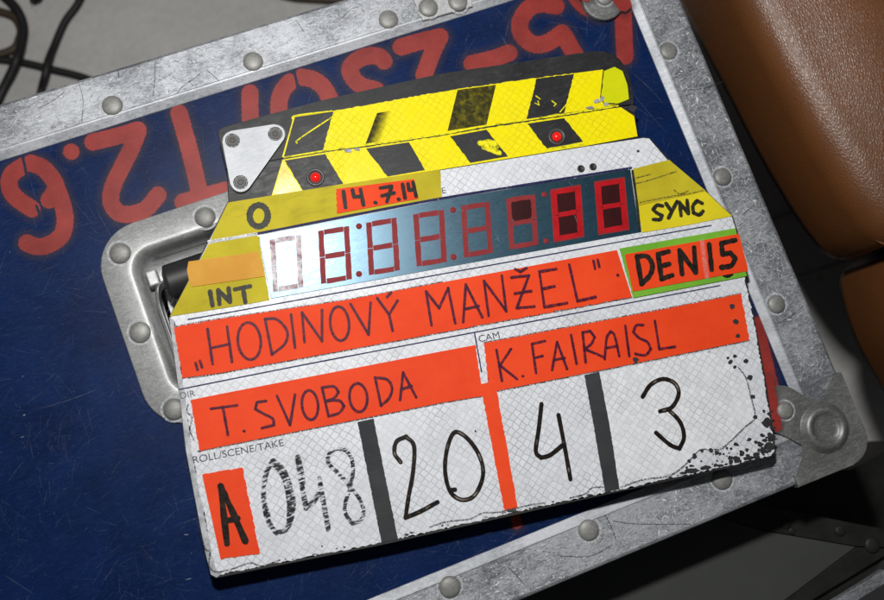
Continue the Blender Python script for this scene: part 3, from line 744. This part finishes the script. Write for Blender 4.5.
# signal lamps
for p, nm in (((315.5, 177.5), 'a'), ((556.8, 136.8), 'b')):
    c = P(*p, ZL + 0.0003)
    bz = lathe('lamp_bezel', (c.x, c.y, ZL + 0.0001), [(0.0043, 0), (0.0042, 0.0006), (0.0036, 0.0009), (0.0030, 0.0004), (0.0026, -0.0002), (0, -0.0003)], M['lens_grey'], slate, 28)
    lathe('lamp_dome', (c.x, c.y, ZL), [(0.0024, 0), (0.0023, 0.0009), (0.0017, 0.0018), (0.0008, 0.0022), (0, 0.0023)], M['red_lamp'], bz, 20)
# hinge plate with three screws
sc3 = [(232.5, 140.5), (275.3, 133.8), (240.6, 182.3)]
ZH = ZU + 0.0018
C3 = [P(x, y, ZH) for x, y in sc3]; rh = 9.8 * PX; hull = []
for i in range(3):
    c, a, b = C3[i], C3[(i + 2) % 3], C3[(i + 1) % 3]
    ccw = (C3[1] - C3[0]).cross(C3[2] - C3[0]).z > 0
    d0 = (c - a).normalized(); d1 = (b - c).normalized(); s = 1 if ccw else -1
    n0 = math.atan2(-d0.x * s, d0.y * s); n1 = math.atan2(-d1.x * s, d1.y * s)
    dd = (n1 - n0 + math.pi) % (2 * math.pi) - math.pi
    for k in range(9):
        t = n0 + dd * k / 8; hull.append((c.x + rh * math.cos(t), c.y + rh * math.sin(t)))
hp = slab('hinge_plate', hull, ZK + 0.0003, ZH, M['hinge_metal'], slate, 0.0005, 3)
for c in C3:
    lathe('screw', (c.x, c.y, ZH), [(0.0027, 0.0), (0.0026, 0.0004), (0.0021, 0.0006), (0.0013, 0.0005), (0.0011, 0.0001), (0, 0.00005)], M['screw_steel'], hp, 20)
    lathe('screw_socket', (c.x, c.y, ZH + 0.0002), [(0.0012, 0.00036), (0.0009, 0.00037), (0, 0.00037)], M['hole'], hp, 6)
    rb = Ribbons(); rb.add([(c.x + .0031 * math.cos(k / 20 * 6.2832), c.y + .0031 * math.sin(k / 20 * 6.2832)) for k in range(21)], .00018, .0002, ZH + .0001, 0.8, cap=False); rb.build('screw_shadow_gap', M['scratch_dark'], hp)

# -- display
ZD = Z1 + 0.0004
disp = plate('display_window', [(258.7, 235.3), (442, 199.7), (630.5, 169.3), (639.5, 232.3), (442, 267.8), (271, 298.6)], ZD, 0.0005, M['display'], slate, 0.00015)
strokes('display_edge', [[(256, 233.8), (350, 215.5), (442, 198.2), (536, 183), (631, 167.8)]], 1.7, ZD + 0.0001, M['print_line'], disp)
strokes('display_edge', [[(632.5, 171), (636.5, 200), (640, 231)]], 2.0, ZD + 0.0001, M['ink_olive'], disp)
DIG = [((269.5, 239), (301, 234), (303.5, 287.5), (273, 292.5), 'segment_glare', 0), ((318, 230.5), (349, 225.5), (352, 279.5), (321, 284.5), 'segment_red', 0), ((366, 222.5), (396.5, 217), (400, 270.5), (369, 275.5), 'segment_red', 0), ((413, 214), (444, 209), (447, 262), (416.7, 267), 'segment_red', 0),
       ((461, 205.5), (489.5, 201), (493, 253), (464, 258), 'segment_red', 0), ((506, 198), (535, 194), (538.5, 245), (509.5, 250), 'segment_red', 1), ((551, 190.5), (580, 185.5), (583.5, 236), (554.5, 241.5), 'segment_bright', 2), ((595, 182.5), (624, 178), (628.5, 229), (599, 234), 'segment_bright', 2)]
def bil(q, u, v):
    a = (q[0][0] + (q[1][0] - q[0][0]) * u, q[0][1] + (q[1][1] - q[0][1]) * u); b = (q[3][0] + (q[2][0] - q[3][0]) * u, q[3][1] + (q[2][1] - q[3][1]) * u)
    return (a[0] + (b[0] - a[0]) * v, a[1] + (b[1] - a[1]) * v)
for q0, q1, q2, q3, mt, dk in DIG:
    q = (q0, q1, q2, q3); wu, wv, gp = 0.175, 0.095, 0.012
    if dk == 2:
        wu, wv = 0.19, 0.095
    segs = [(wu + gp, 0, 1 - wu - gp, wv), (wu + gp, .5 - wv / 2, 1 - wu - gp, .5 + wv / 2), (wu + gp, 1 - wv, 1 - wu - gp, 1),
            (0, 0.01, wu, .495), (0, .505, wu, .99), (1 - wu, 0.01, 1, .495), (1 - wu, .505, 1, .99)]
    if dk == 2:
        plate('digit_field', [bil(q, .1, .06), bil(q, .9, .06), bil(q, .9, .94), bil(q, .1, .94)], ZD + .00008, .00006, M['digit_dark'], disp)
        plate('digit_rim', [bil(q, -.03, -.02), bil(q, 1.03, -.02), bil(q, 1.03, 1.02), bil(q, -.03, 1.02)], ZD + .00004, .00003, M['segment_red'], disp)
    if dk == 1: plate('digit_field', rag([bil(q, .2, .09), bil(q, .8, .085), bil(q, .84, .14), bil(q, .84, .40), bil(q, .76, .455), bil(q, .24, .46), bil(q, .17, .40), bil(q, .16, .14)], 'all', .35), ZD + .00030, .00006, M['digit_dark'], disp)
    for u0, v0, u1, v1 in segs:
        if mt == 'segment_glare' and v0 > .4 and v1 < .6: continue
        pp = [bil(q, u0, v0), bil(q, u1, v0), bil(q, u1, v1), bil(q, u0, v1)]
        plate('digit_segment', rag(pp, 'all', 0.25, 4), ZD + .00016, .00010, M[mt], disp)
for x, y, r in ((359, 226.3, 3), (359, 274, 3), (453, 210, 3), (453.5, 257, 3.1), (544, 194.5, 2.8), (546, 241, 2.8), (369, 225.5, 2.4)):
    c = P(x, y, ZD); lathe('colon_dot', (c.x, c.y, ZD + .00004), [(r * PX, 0), (r * PX * .9, .00014), (0, .00015)], M['segment_red'], disp, 16)
scratches('scratches', disp, M['scratch_light'], (0.03, 0.165, 0.055, 0.105), 60, ZD + .00034, .0005, .006, .00004, .0001, .05, .3)
for x, y in ((581, 168.8), (593, 166.9)):
    c = P(x, y, Z1); lathe('sensor_hole', (c.x, c.y, Z1 + .00006), [(3.9 * PX, 0), (3.4 * PX, .0003), (2.5 * PX, .0001), (0, .00008)], M['hole'], slate, 20)

# -- printed lines and captions
strokes('printed_line', [[(188, 319.5), (228.5, 312.5)], [(228.5, 312.5), (442, 274), (663, 234), (711, 225.5)], [(179, 389.5), (300, 365.5), (442, 338.5), (600, 308.5), (720, 285.5)], [(474.5, 333), (478, 352), (481.5, 372)]], 0.85, Z1 + 0.00008, M['print_line'], sheet, soft=0.3)
def caption(s, a, b, hpx, parent, z):
    cu = bpy.data.curves.new('cap', 'FONT'); cu.body = s; cu.size = 1.0; cu.offset = 0.0
    o = bpy.data.objects.new('cap', cu); COL.objects.link(o); dg = bpy.context.evaluated_depsgraph_get()
    me = bpy.data.meshes.new_from_object(o.evaluated_get(dg)); bpy.data.objects.remove(o); bpy.data.curves.remove(cu)
    A, B = P(*a, z), P(*b, z); d = (B - A); xs = [v.co.x for v in me.vertices]; wd = max(xs) - min(xs); x0 = min(xs)
    sx = d.length / wd; u = d.normalized(); v_ = Vector((-u.y, u.x, 0)); sy = hpx * PX / 0.70; off = origin(parent)
    for v in me.vertices:
        p = A + u * (v.co.x - x0) * sx + v_ * v.co.y * sy; v.co = (p.x - off.x, p.y - off.y, z - off.z)
    me.materials.clear()
    return link('printed_caption', me, M['print_ink'], parent)
caption('DIR', (181, 399), (195.5, 396), 6.0, sheet, Z1 + .0001)
caption('ROLL/SCENE/TAKE', (193.5, 463.5), (284, 445.8), 6.6, sheet, Z1 + .0001)
caption('CAM', (479.3, 342.2), (500, 338), 6.6, sheet, Z1 + .0001)
caption('E', (442.5, 193.5), (446.2, 192.9), 6.0, sheet, Z1 + .0001)

# -- tapes and handwriting
ZT = Z1 + 0.00045
def tape(name, px, mat, z=ZT, edges=(), amp=0.5, th=0.0002):
    return plate(name, rag(px, edges, amp) if edges else px, z, th, M[mat], slate)
t = tape('yellow_tape', [(228, 202.5), (301, 190.7), (440, 169.3), (442, 197.6), (350, 215), (257.5, 233), (209.5, 241.5)], 'olive_tape', edges=(2,))
strokes('handwriting', [el(258.7, 215.8, 9.0, 10.6, 0.1)], 5.6, ZT + .00008, M['ink_olive'], t)
t2 = tape('orange_tape', [(336, 189), (414, 179), (418.5, 198.6), (337, 213.5)], 'orange_tape', ZT + .0004, (1, 3), 0.6)
strokes('handwriting', [[(343.5, 191.5), (345.5, 207.5)], [(352.5, 190), (354, 197), (361, 196.5)], [(360.5, 189.5), (363.5, 205)], [(375.2, 202.6), (375.8, 202.8)], [(380.5, 188), (391.5, 186.3)], [(391.5, 186.3), (387, 201.5)], [(382, 195.8), (394, 193)], [(398.5, 199.2), (399, 199.4)], [(402.5, 184.5), (405, 198)], [(408, 184), (409, 190), (414, 190)], [(413, 182.5), (416, 196)]], 3.2, ZT + .00048, M['ink_black'], t2)
t = tape('yellow_tape', [(208.5, 244), (255, 235.5), (259, 236.5), (262, 258), (269.5, 300), (230, 307), (170, 316.3)], 'olive_tape', edges=(2, 3), amp=0.4)
strokes('handwriting', [[(210, 291.5), (212.5, 305.5)], [(219.5, 304), (218.3, 290.2)], [(218.3, 290.2), (230, 301.8)], [(230, 301.8), (228.6, 288.3)], [(235, 289.3), (250, 286.3)], [(243, 288), (245.3, 302)]], 3.6, ZT + .00008, M['ink_olive'], t)
tape('tan_tape', [(188.5, 261.5), (258, 251.7), (261.5, 262), (264.5, 276.3), (191.5, 286.8), (189.5, 283), (187, 270)], 'tan_tape', ZT + .0004, (1, 2))
strokes('foil_edge', [[(209, 241.5), (232, 238), (256, 233.8)]], 2.6, ZT + .0001, M['scratch_light'], sheet, soft=.4)
t = tape('yellow_tape', [(633, 168.8), (669, 159.8), (706, 191), (638, 205.5)], 'olive_tape', edges=(3,), amp=0.4)
strokes('tape_crease', [[(635, 184), (655, 178.5), (676, 171.5)], [(640, 202.5), (668, 197), (690, 193.5), (703, 190.5)], [(674, 190), (680, 194), (688, 191)], [(636, 178), (650, 174.5)]], 0.7, ZT + .0001, M['crack'], t, soft=0.8, alpha=0.55)
t = tape('yellow_tape', [(638, 205.8), (705.5, 191.3), (732, 216), (690, 224.5), (642, 232.6)], 'yellow_tape', edges=(4,), amp=0.4)
strokes('handwriting', [[(662.5, 206), (657, 205.3), (653.2, 209.5), (657, 213), (662, 215.5), (660, 219.5), (653.5, 219.5)], [(666, 203.5), (670.8, 210.3)], [(677, 201.5), (668.5, 218)], [(681, 215.5), (679.5, 202.5)], [(679.5, 202.5), (688.3, 213.5)], [(688.3, 213.5), (687, 200.5)], [(702, 203.3), (697, 200.8), (692.8, 206), (693.4, 213), (699, 214.8), (702.8, 211.3)]], 3.3, ZT + .00008, M['ink_olive'], t)
# title strip
t = tape('orange_tape', [(174, 327), (221, 318.8), (346, 300), (442, 282.3), (617, 250), (632, 297), (420, 336.4), (221, 372.8), (182.2, 378)], 'orange_tape', edges=(8, 0, 5), amp=0.7)
strokes('handwriting', [[(195.6, 363), (197.5, 369.7)], [(200, 360.8), (202, 367.4)], [(207.5, 329), (212.6, 364)], [(227, 326.6), (232, 362)], [(211, 348), (229.8, 344)], el(249.3, 341, 11.4, 18.5), [(265, 319), (272, 354.5)], [(265, 319), (277, 319.5), (287, 331), (285, 343.5), (272, 354.5)], [(291, 314.5), (295, 347.5)], [(304.5, 342), (302, 312.5)], [(302, 312.5), (322, 341)], [(322, 341), (322, 310)], el(339.6, 323.5, 9.3, 17),
    [(350.5, 304), (368.5, 334.5)], [(368.5, 334.5), (370.5, 302.5)], [(377, 298), (389, 314.5)], [(397.5, 300.5), (389, 314.5)], [(389, 314.5), (392.5, 330.5)], [(387, 297), (391, 292.5)],
    [(426, 291.5), (431.4, 325)], [(426, 291.5), (439, 308)], [(439, 308), (448, 288)], [(448, 288), (455, 323)], [(463, 322), (465.6, 284.6)], [(465.6, 284.6), (482, 317)], [(465, 309), (478.5, 306)], [(488.4, 315.6), (483.8, 281)], [(483.8, 281), (506, 311)], [(506, 311), (501.5, 275.7)],
    [(511, 277.5), (528.6, 275.5)], [(528.6, 275.5), (516.4, 308)], [(516.4, 308), (534, 306.5)], [(514.5, 293.5), (531, 291)], [(515, 269), (520, 271.8)], [(520, 271.8), (526, 268)], [(539, 271.6), (544, 307)], [(539, 271.6), (556, 269)], [(541.5, 289), (554, 286.3)], [(544, 307), (566.5, 303)], [(568.8, 264.8), (577, 301)], [(577, 301), (595, 297)], [(593, 261), (594.5, 268.5)], [(597.2, 260), (598.8, 266.8)], [(616.8, 275), (617.4, 275.2)]], 2.0, ZT + .00008, M['ink_purple'], t)
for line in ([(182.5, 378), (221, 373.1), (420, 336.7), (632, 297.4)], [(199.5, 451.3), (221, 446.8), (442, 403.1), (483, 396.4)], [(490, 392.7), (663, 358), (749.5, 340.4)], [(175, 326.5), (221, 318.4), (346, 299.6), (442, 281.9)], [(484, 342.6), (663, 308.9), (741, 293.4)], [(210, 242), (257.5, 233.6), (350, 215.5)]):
    strokes('tape_edge_line', [line], 0.7, Z1 + .00034, M['crack'], sheet, soft=0.6)  # thin broken dark line drawn along the tape edges
# DEN 15
g = tape('green_tape', [(619.5, 248.5), (735.5, 228.2), (747, 276), (633.5, 297.8)], 'green_tape', ZT + .0004, (1, 3), 0.4)
t = tape('orange_tape', [(625, 254.3), (739, 233.7), (748.2, 270.8), (633, 291.5)], 'orange_tape', ZT + .0008, (1, 3), 0.4)
DEN = [[(637, 256.5), (641.5, 284)], [(637, 256.5), (647, 256.5), (652.3, 265), (650, 275), (641.5, 284)], [(658, 254.3), (661.5, 279)], [(658, 254.3), (668.5, 251.5)], [(660, 266.5), (669, 264)], [(661.5, 279), (672, 275.3)], [(682, 274), (679.5, 250.5)], [(679.5, 250.5), (695.5, 272.5)], [(695.5, 272.5), (694, 247.8)], [(709, 244.5), (711.5, 269.5)], [(735, 240.2), (721.3, 243.2)], [(721.3, 243.2), (722.3, 254.5)], [(722.3, 254.5), (730, 252.8), (735, 258.5), (731, 265.5), (721, 267.5)]]
strokes('handwriting', DEN, 4.5, ZT + .00088, M['ink_black'], t)
strokes('handwriting', [[(724.5, 275.3), (728, 276), (731.5, 274)]], 3.4, ZT + .00048, M['ink_black'], g)
strokes('tape_crease', [[(702, 241), (704, 258), (707, 277)]], 3.0, ZT + .00086, M['scratch_light'], t, soft=2.0, alpha=0.22)
# director and camera strips
t = tape('orange_tape', [(190.5, 400), (221, 393.8), (442, 351.2), (475.5, 345), (483, 396), (442, 402.6), (221, 446.3), (199.3, 451)], 'orange_tape', edges=(7, 3), amp=0.6)
strokes('handwriting', [[(211, 408.8), (237, 405.4)], [(222.8, 407), (228, 435)], [(243.8, 431), (244.4, 431.2)], [(266, 401), (257, 402.2), (255.3, 409), (264, 414), (272.5, 418.5), (274, 425), (262, 428)], [(277, 396), (290, 425)], [(290, 425), (295, 394.5)], el(310, 405, 8, 14.6), [(322, 387.5), (328.5, 416)], [(322, 387.5), (334, 386.5), (338.5, 392), (334, 398), (326, 401)], [(326, 401), (339, 400.5), (344, 406), (339, 413), (328.5, 416)], el(358.3, 397.5, 8.8, 14.2), [(375, 377.5), (381, 405.5)], [(375, 377.5), (387, 379.5), (392, 388), (389, 398), (381, 405.5)], [(400, 400), (403, 372.5)], [(403, 372.5), (416, 397)], [(401.5, 389), (411.5, 386)]], 2.0, ZT + .00008, M['ink_purple'], t)
t = tape('orange_tape', [(484, 343), (663, 309.3), (741, 293.8), (749.5, 340), (663, 357.6), (489.5, 392.3)], 'orange_tape', edges=(1, 2, 5), amp=0.5)
strokes('handwriting', [[(496.5, 350), (502, 381)], [(511, 349), (500, 365.5)], [(500, 365.5), (517, 379)], [(522.5, 376), (523, 376.2)], [(532, 344), (536, 373)], [(532, 344), (545, 341)], [(534, 358), (542.5, 356)], [(552, 370), (557, 342)], [(557, 342), (567, 369)], [(554, 360), (564.5, 358)], [(571, 335), (576.5, 364)], [(582.5, 332.5), (585.5, 362.5)], [(582.5, 332.5), (590, 331), (594.5, 337), (591, 344), (584.5, 349)], [(584.5, 349), (603.5, 357)], [(604.5, 359), (606.5, 338), (610.5, 331.5), (614.5, 336), (619, 356)], [(606, 348), (617, 346)], [(625, 326), (629, 356)], [(643, 325), (636, 325.5), (633, 332), (639, 338), (647, 342), (650.5, 349), (645, 355), (635, 353.8)], [(654.5, 321), (659, 349)], [(659, 349), (674.6, 346.7)]], 2.0, ZT + .00008, M['ink_purple'], t)
for x, y, r in ((732.3, 306.5, 2.6), (735.8, 321.8, 2.5), (738, 336, 2.3), (635.5, 360, 3.0)): blob(x, y, r, M['chip_black'], ZT + .00016, t, 'ink_dot', 1.15)
tape('orange_tape', [(481.3, 384), (494, 381.2), (497, 392.3), (517.6, 507), (504.5, 510.5), (482.6, 396)], 'orange_tape', ZT + .0004, (2, 4), 0.5)
blob(511.5, 510, 1.4, M['lens_grey'], ZT + .0005, sheet, 'chip', 4.2)
# grey dividers
tape('grey_tape', [(357.5, 422), (373.5, 418.5), (386, 480), (398, 539), (381.5, 543), (370, 485)], 'grey_tape', ZT - .0002, (1, 2, 4, 5), 0.3)
tape('grey_tape', [(584.5, 375), (599.3, 371.8), (611, 433), (619.5, 489), (605.3, 492), (595, 433)], 'grey_tape', ZT - .0001, (1, 2, 4, 5), 0.3)
t = tape('orange_tape', [(202, 474.5), (242.5, 467.5), (260, 553.5), (220.5, 559)], 'orange_tape', ZT, (0, 2, 1), 0.6)
strokes('handwriting', [[(220.5, 486), (227, 543.5)], [(220.5, 486), (233, 513), (245.5, 541.5)], [(225, 521), (237.5, 518.5)]], 5.0, ZT + .00008, M['ink_black'], t)
# take numbers
ZI = Z1 + 0.00040
strokes('handwriting', [[(273, 460.5), (266, 474), (263.5, 495), (267, 518), (276, 533), (287, 528), (293.5, 507), (290, 486), (283, 469), (273, 460.5)], [(274, 464), (284, 478), (289, 500), (289, 520)], [(264, 500), (269, 520)]], 3.3, ZI, M['ink_dry'], sheet, soft=1.0, alpha=0.8)
strokes('handwriting', [[(297.5, 457), (301, 480), (306, 508)], [(299, 460), (303, 482)], [(306, 508), (313, 502), (320, 492)], [(319.5, 478.5), (323, 500), (328.5, 530)]], 3.6, ZI, M['ink_dry'], sheet, soft=1.0, alpha=0.8)
strokes('handwriting', [[(336, 448.5), (329, 454), (328.5, 463), (339, 474), (349.5, 487), (346, 500), (345, 512), (352, 523.5), (361, 520), (363.5, 510), (359, 498), (351, 486), (353, 472), (351.5, 458), (345, 450), (336, 448.5)]], 2.6, ZI, M['ink_dry'], sheet, soft=0.9, alpha=0.85)
D20 = [[(400.6, 462), (394.5, 453), (396.5, 441.5), (406, 436.5), (414, 446), (413, 472), (408.5, 497), (405.5, 517.5)], [(405.5, 517.5), (420, 511.5), (437.5, 502)], [(455, 432), (447.5, 447), (445, 470), (450, 491), (462, 499.7), (475, 494.6), (483, 475), (479.5, 456), (468, 439), (455, 432)], [(450, 490), (455, 489.5)]]
D4 = [[(541.5, 404), (538.7, 429), (535.8, 451), (541, 457.5), (550, 455), (562.7, 445)], [(558.5, 415), (564.5, 446), (570.4, 479)]]
D3 = [[(642.7, 396.7), (650.7, 384.7), (663, 379), (674.7, 383.3), (678.7, 394), (672, 407), (660, 411.3)], [(668, 409), (680, 422), (684, 436.7), (679.5, 448.5), (670, 444.7), (656, 432.7)]]
for st, w_ in ((D20, 3.7), (D4, 3.9), (D3, 3.9)):
    strokes('handwriting', st, w_ - 0.3, ZI, M['ink_glossy'], sheet, wob=0.07)
    strokes('ink_streak', st, 0.9, ZI + .0003, M['ink_streak'], sheet, soft=0.5, alpha=0.7)
for x, y, r in ((475.5, 431, 1.2), (322, 546, 1.0), (638, 151, 1.4)): blob(x, y, r, M['chip_black'], ZI, sheet, 'ink_dot')

# ================================================================== LEATHER CHAIR
chair = thing('leather_chair', 'brown leather upholstered chair beside the flight case', 'chair', (0.42, 0.12, ZF))
def pillow(name, pxs, zmid, th, rad, dome, parent, mat):
    W = [P(x, y, zmid + rad - th + 0.022) for x, y in pxs]; W = [Vector((p.x, p.y, zmid)) for p in W]
    if area2(W) < 0: W.reverse()
    W = catmull(W + [W[0]], 5)[:-1]; n = len(W)
    cen = sum(W, Vector()) / n
    nrm = []
    for i in range(n):
        d = (W[(i + 1) % n] - W[i - 1]).normalized(); nrm.append(Vector((d.y, -d.x, 0)))
    bm = bmesh.new(); rings = []
    hs = [(-rad, -th)] + [(-rad * (1 - math.sin(a)), -th + rad * (1 - math.cos(a))) for a in (0.5, 1.0, 1.57)]
    hs += [(-rad * (1 - math.cos(a)), -rad + rad * math.sin(a)) for a in (0.0, 0.3, 0.6, 0.9, 1.2, 1.4)]
    for off, z in hs: rings.append([bm.verts.new(Vector((W[i].x, W[i].y, zmid + rad + z)) + nrm[i] * off) for i in range(n)])
    lastp = [Vector((W[i].x, W[i].y, 0)) + nrm[i] * (-rad * 0.9) for i in range(n)]
    for k in range(1, 9):
        t = k / 9
        rings.append([bm.verts.new(((lastp[i].lerp(cen, t)).x, (lastp[i].lerp(cen, t)).y, zmid + rad - rad * 0.015 + dome * (1 - (1 - t) ** 2))) for i in range(n)])
    for A, B in zip(rings, rings[1:]):
        for i in range(n):
            j = (i + 1) % n; bm.faces.new((A[i], A[j], B[j], B[i]))
    bm.faces.new(rings[-1])
    bmesh.ops.recalc_face_normals(bm, faces=bm.faces)
    return from_bm(name, bm, mat, parent, smooth=True)
c1 = [(560, -250), (640, -85), (685, 0), (708, 44), (732, 90), (763, 150), (795, 205), (818, 238), (834, 254), (850, 259), (884, 247), (960, 225), (1100, 180), (1300, 100), (1250, -300), (900, -400)]
cu1 = pillow('seat_cushion', c1, -0.010, 0.080, 0.020, 0.014, chair, M['leather'])
c2o = [(853, 264), (848.5, 275), (850, 292), (857, 318), (870, 350), (890, 385), (930, 450), (1000, 520), (1090, 470), (1080, 230), (970, 226), (900, 246), (868, 255)]
cu2 = pillow('front_cushion', c2o, -0.034, 0.075, 0.016, 0.004, chair, M['leather'])
# seam and stitching along the lower edge of the cushion
def proj(p):
    q = CAM2W.transposed() @ (p - Vector((0, 0, H))); return (CX + F * q.x / q.z, CY + F * q.y / q.z)
def pillow_edge(pxs, zmid, th, rad, a):
    W = [P(x, y, zmid + rad - th + 0.022) for x, y in pxs]
    if area2(W) < 0: W.reverse()
    W = catmull(W + [W[0]], 5)[:-1]; n = len(W); out = []
    for i in range(n):
        d = (W[(i + 1) % n] - W[i - 1]).normalized(); q = W[i] + Vector((d.y, -d.x, 0)) * (-rad * (1 - math.cos(a)))
        out.append(Vector((q.x, q.y, zmid + rad * math.sin(a))))
    return out
def lower_edge(a, rad=0.020):
    t = pillow_edge(c1, -0.010, 0.080, 0.020, 0.0); e = pillow_edge(c1, -0.010, 0.080, rad, a); out = []
    for p, q in zip(t, e):
        x, y = proj(Vector((p.x, p.y, -0.010 + 0.020 - 0.080 + 0.022)))
        if 832 < x < 1000 and y > 250 - (x - 850) * 0.36: out.append((x, q))
    return [q for x, q in sorted(out, key=lambda u: u[0])]
tube('seam_welt', lower_edge(0.15), lambda t: 0.0009 * min(1, t * 5 + 0.05), M['leather'], cu1, 8, 3)
e_ = catmull(lower_edge(0.75, 0.0198), 3)
for a, b in zip(e_, e_[1:]):
    if (b - a).length > 1e-4: tube('stitch', [a.lerp(b, .12), a.lerp(b, .5) + Vector((0, 0, .0003)), a.lerp(b, .78)], 0.00035, M['thread'], cu1, 6, 2)
bs = [P(x, y, -0.18) for x, y in ((860, -60), (925, 100), (960, 220), (980, 300), (1000, 380), (1100, 420), (1100, -60))]
slab('chair_base', bs, ZF, -0.080, M['dark_base'], chair, 0.004)

# ================================================================== CABLES
def cable(pxs, r, mat, label):
    pts = [P(x, y, ZF + r) for x, y in pxs]
    zs = 0
    o = tube('floor_cable', pts, r, mat, None, 12, 8)
    o['label'] = label; o['category'] = 'cable'; return o
def cable3(pts, r, mat, label):
    o = tube('floor_cable', [P(x, y, ZF + r + h) for x, y, h in pts], r, mat, None, 12, 8); o['label'] = label; o['category'] = 'cable'; return o
cable3([(95, -40, 0), (80, 0, 0), (65, 22, 0), (54, 47, .001), (48, 62, .0072), (45, 76, .0072), (41, 92, 0), (36, 120, 0), (30, 160, 0)], 0.0031, M['cable_rubber'], 'straight black cable crossing over another cable at right angles, next to the case rail')
cable3([(-30, 57, 0), (0, 59.5, 0), (25, 63, 0), (52, 69.5, 0), (82, 77, 0), (120, 92, 0), (170, 115, 0)], 0.0030, M['cable_rubber'], 'thin black cable running underneath the other two and disappearing behind the case')
cable3([(-10, -14, 0), (6, -2, 0), (17, 10, .001), (23.5, 27, .001), (21, 46, .004), (16.5, 60, .0070), (11, 74, .004), (1, 94, 0), (-12, 125, 0)], 0.0037, M['cable_rubber'], 'thick black cable bent in a wide arc on the grey floor')
cable3([(-30, 6, 0), (-8, 10, 0), (8, 14, 0), (16, 19, 0), (20.5, 29, 0), (19.5, 38, 0), (12, 50, 0), (-20, 60, 0)], 0.0032, M['brown_cable'], 'short brown cable loop tucked beside the thick black cable')
o = cable3([(262, -12, 0), (290, -3.5, 0), (318, -1, 0), (345, 0, 0), (380, -4, 0), (420, -25, 0)], 0.0036, M['brown_cable'], 'dark brown cable lying on the floor behind the latch side of the case')
# plug lying on the floor
pl = thing('cable_plug', 'black plug on the floor between the two cables', 'plug', P(35, -2, ZF))
tube('plug_body', [P(40, -12, ZF + .006), P(36, -4, ZF + .006), P(34, 0, ZF + .006)], lambda t: 0.006 - 0.0015 * t, M['cable_rubber'], pl, 14, 3)
tube('plug_tip', [P(34, 0, ZF + .006), P(33, 2.5, ZF + .0055)], 0.003, M['cable_rubber'], pl, 10, 3)

# ================================================================== SECOND CASE, in shadow below
ZC = -0.050
c2 = thing('equipment_case', 'dull grey equipment case with dark metal rails standing in the shadow', 'equipment case', P(760, 640, ZF))
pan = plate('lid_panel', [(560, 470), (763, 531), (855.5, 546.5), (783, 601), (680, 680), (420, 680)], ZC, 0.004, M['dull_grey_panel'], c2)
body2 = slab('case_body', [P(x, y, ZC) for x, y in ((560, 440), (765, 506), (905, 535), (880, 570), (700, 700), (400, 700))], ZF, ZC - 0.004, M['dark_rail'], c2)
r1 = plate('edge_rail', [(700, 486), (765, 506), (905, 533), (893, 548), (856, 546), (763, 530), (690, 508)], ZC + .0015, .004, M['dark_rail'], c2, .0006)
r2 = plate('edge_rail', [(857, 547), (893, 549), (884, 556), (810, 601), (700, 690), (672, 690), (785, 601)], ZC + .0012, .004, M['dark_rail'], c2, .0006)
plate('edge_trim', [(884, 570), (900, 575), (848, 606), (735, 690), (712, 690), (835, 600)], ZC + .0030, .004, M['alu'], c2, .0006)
for x, y, s in ((787, 524, .55), (793, 531, .4), (841, 531, .6), (873, 545, .9)): rivet((x, y), ZC + .0016, r1, s, None, 'dark_rail', False)
slab('floor_shade_block', [P(x, y, -0.12) for x, y in ((740, 470), (850, 470), (905, 440), (960, 440), (960, 560), (740, 560))], -0.20, -0.12, M['dark_rail'], c2)  # dark block added to stand in for the shaded floor beside the case
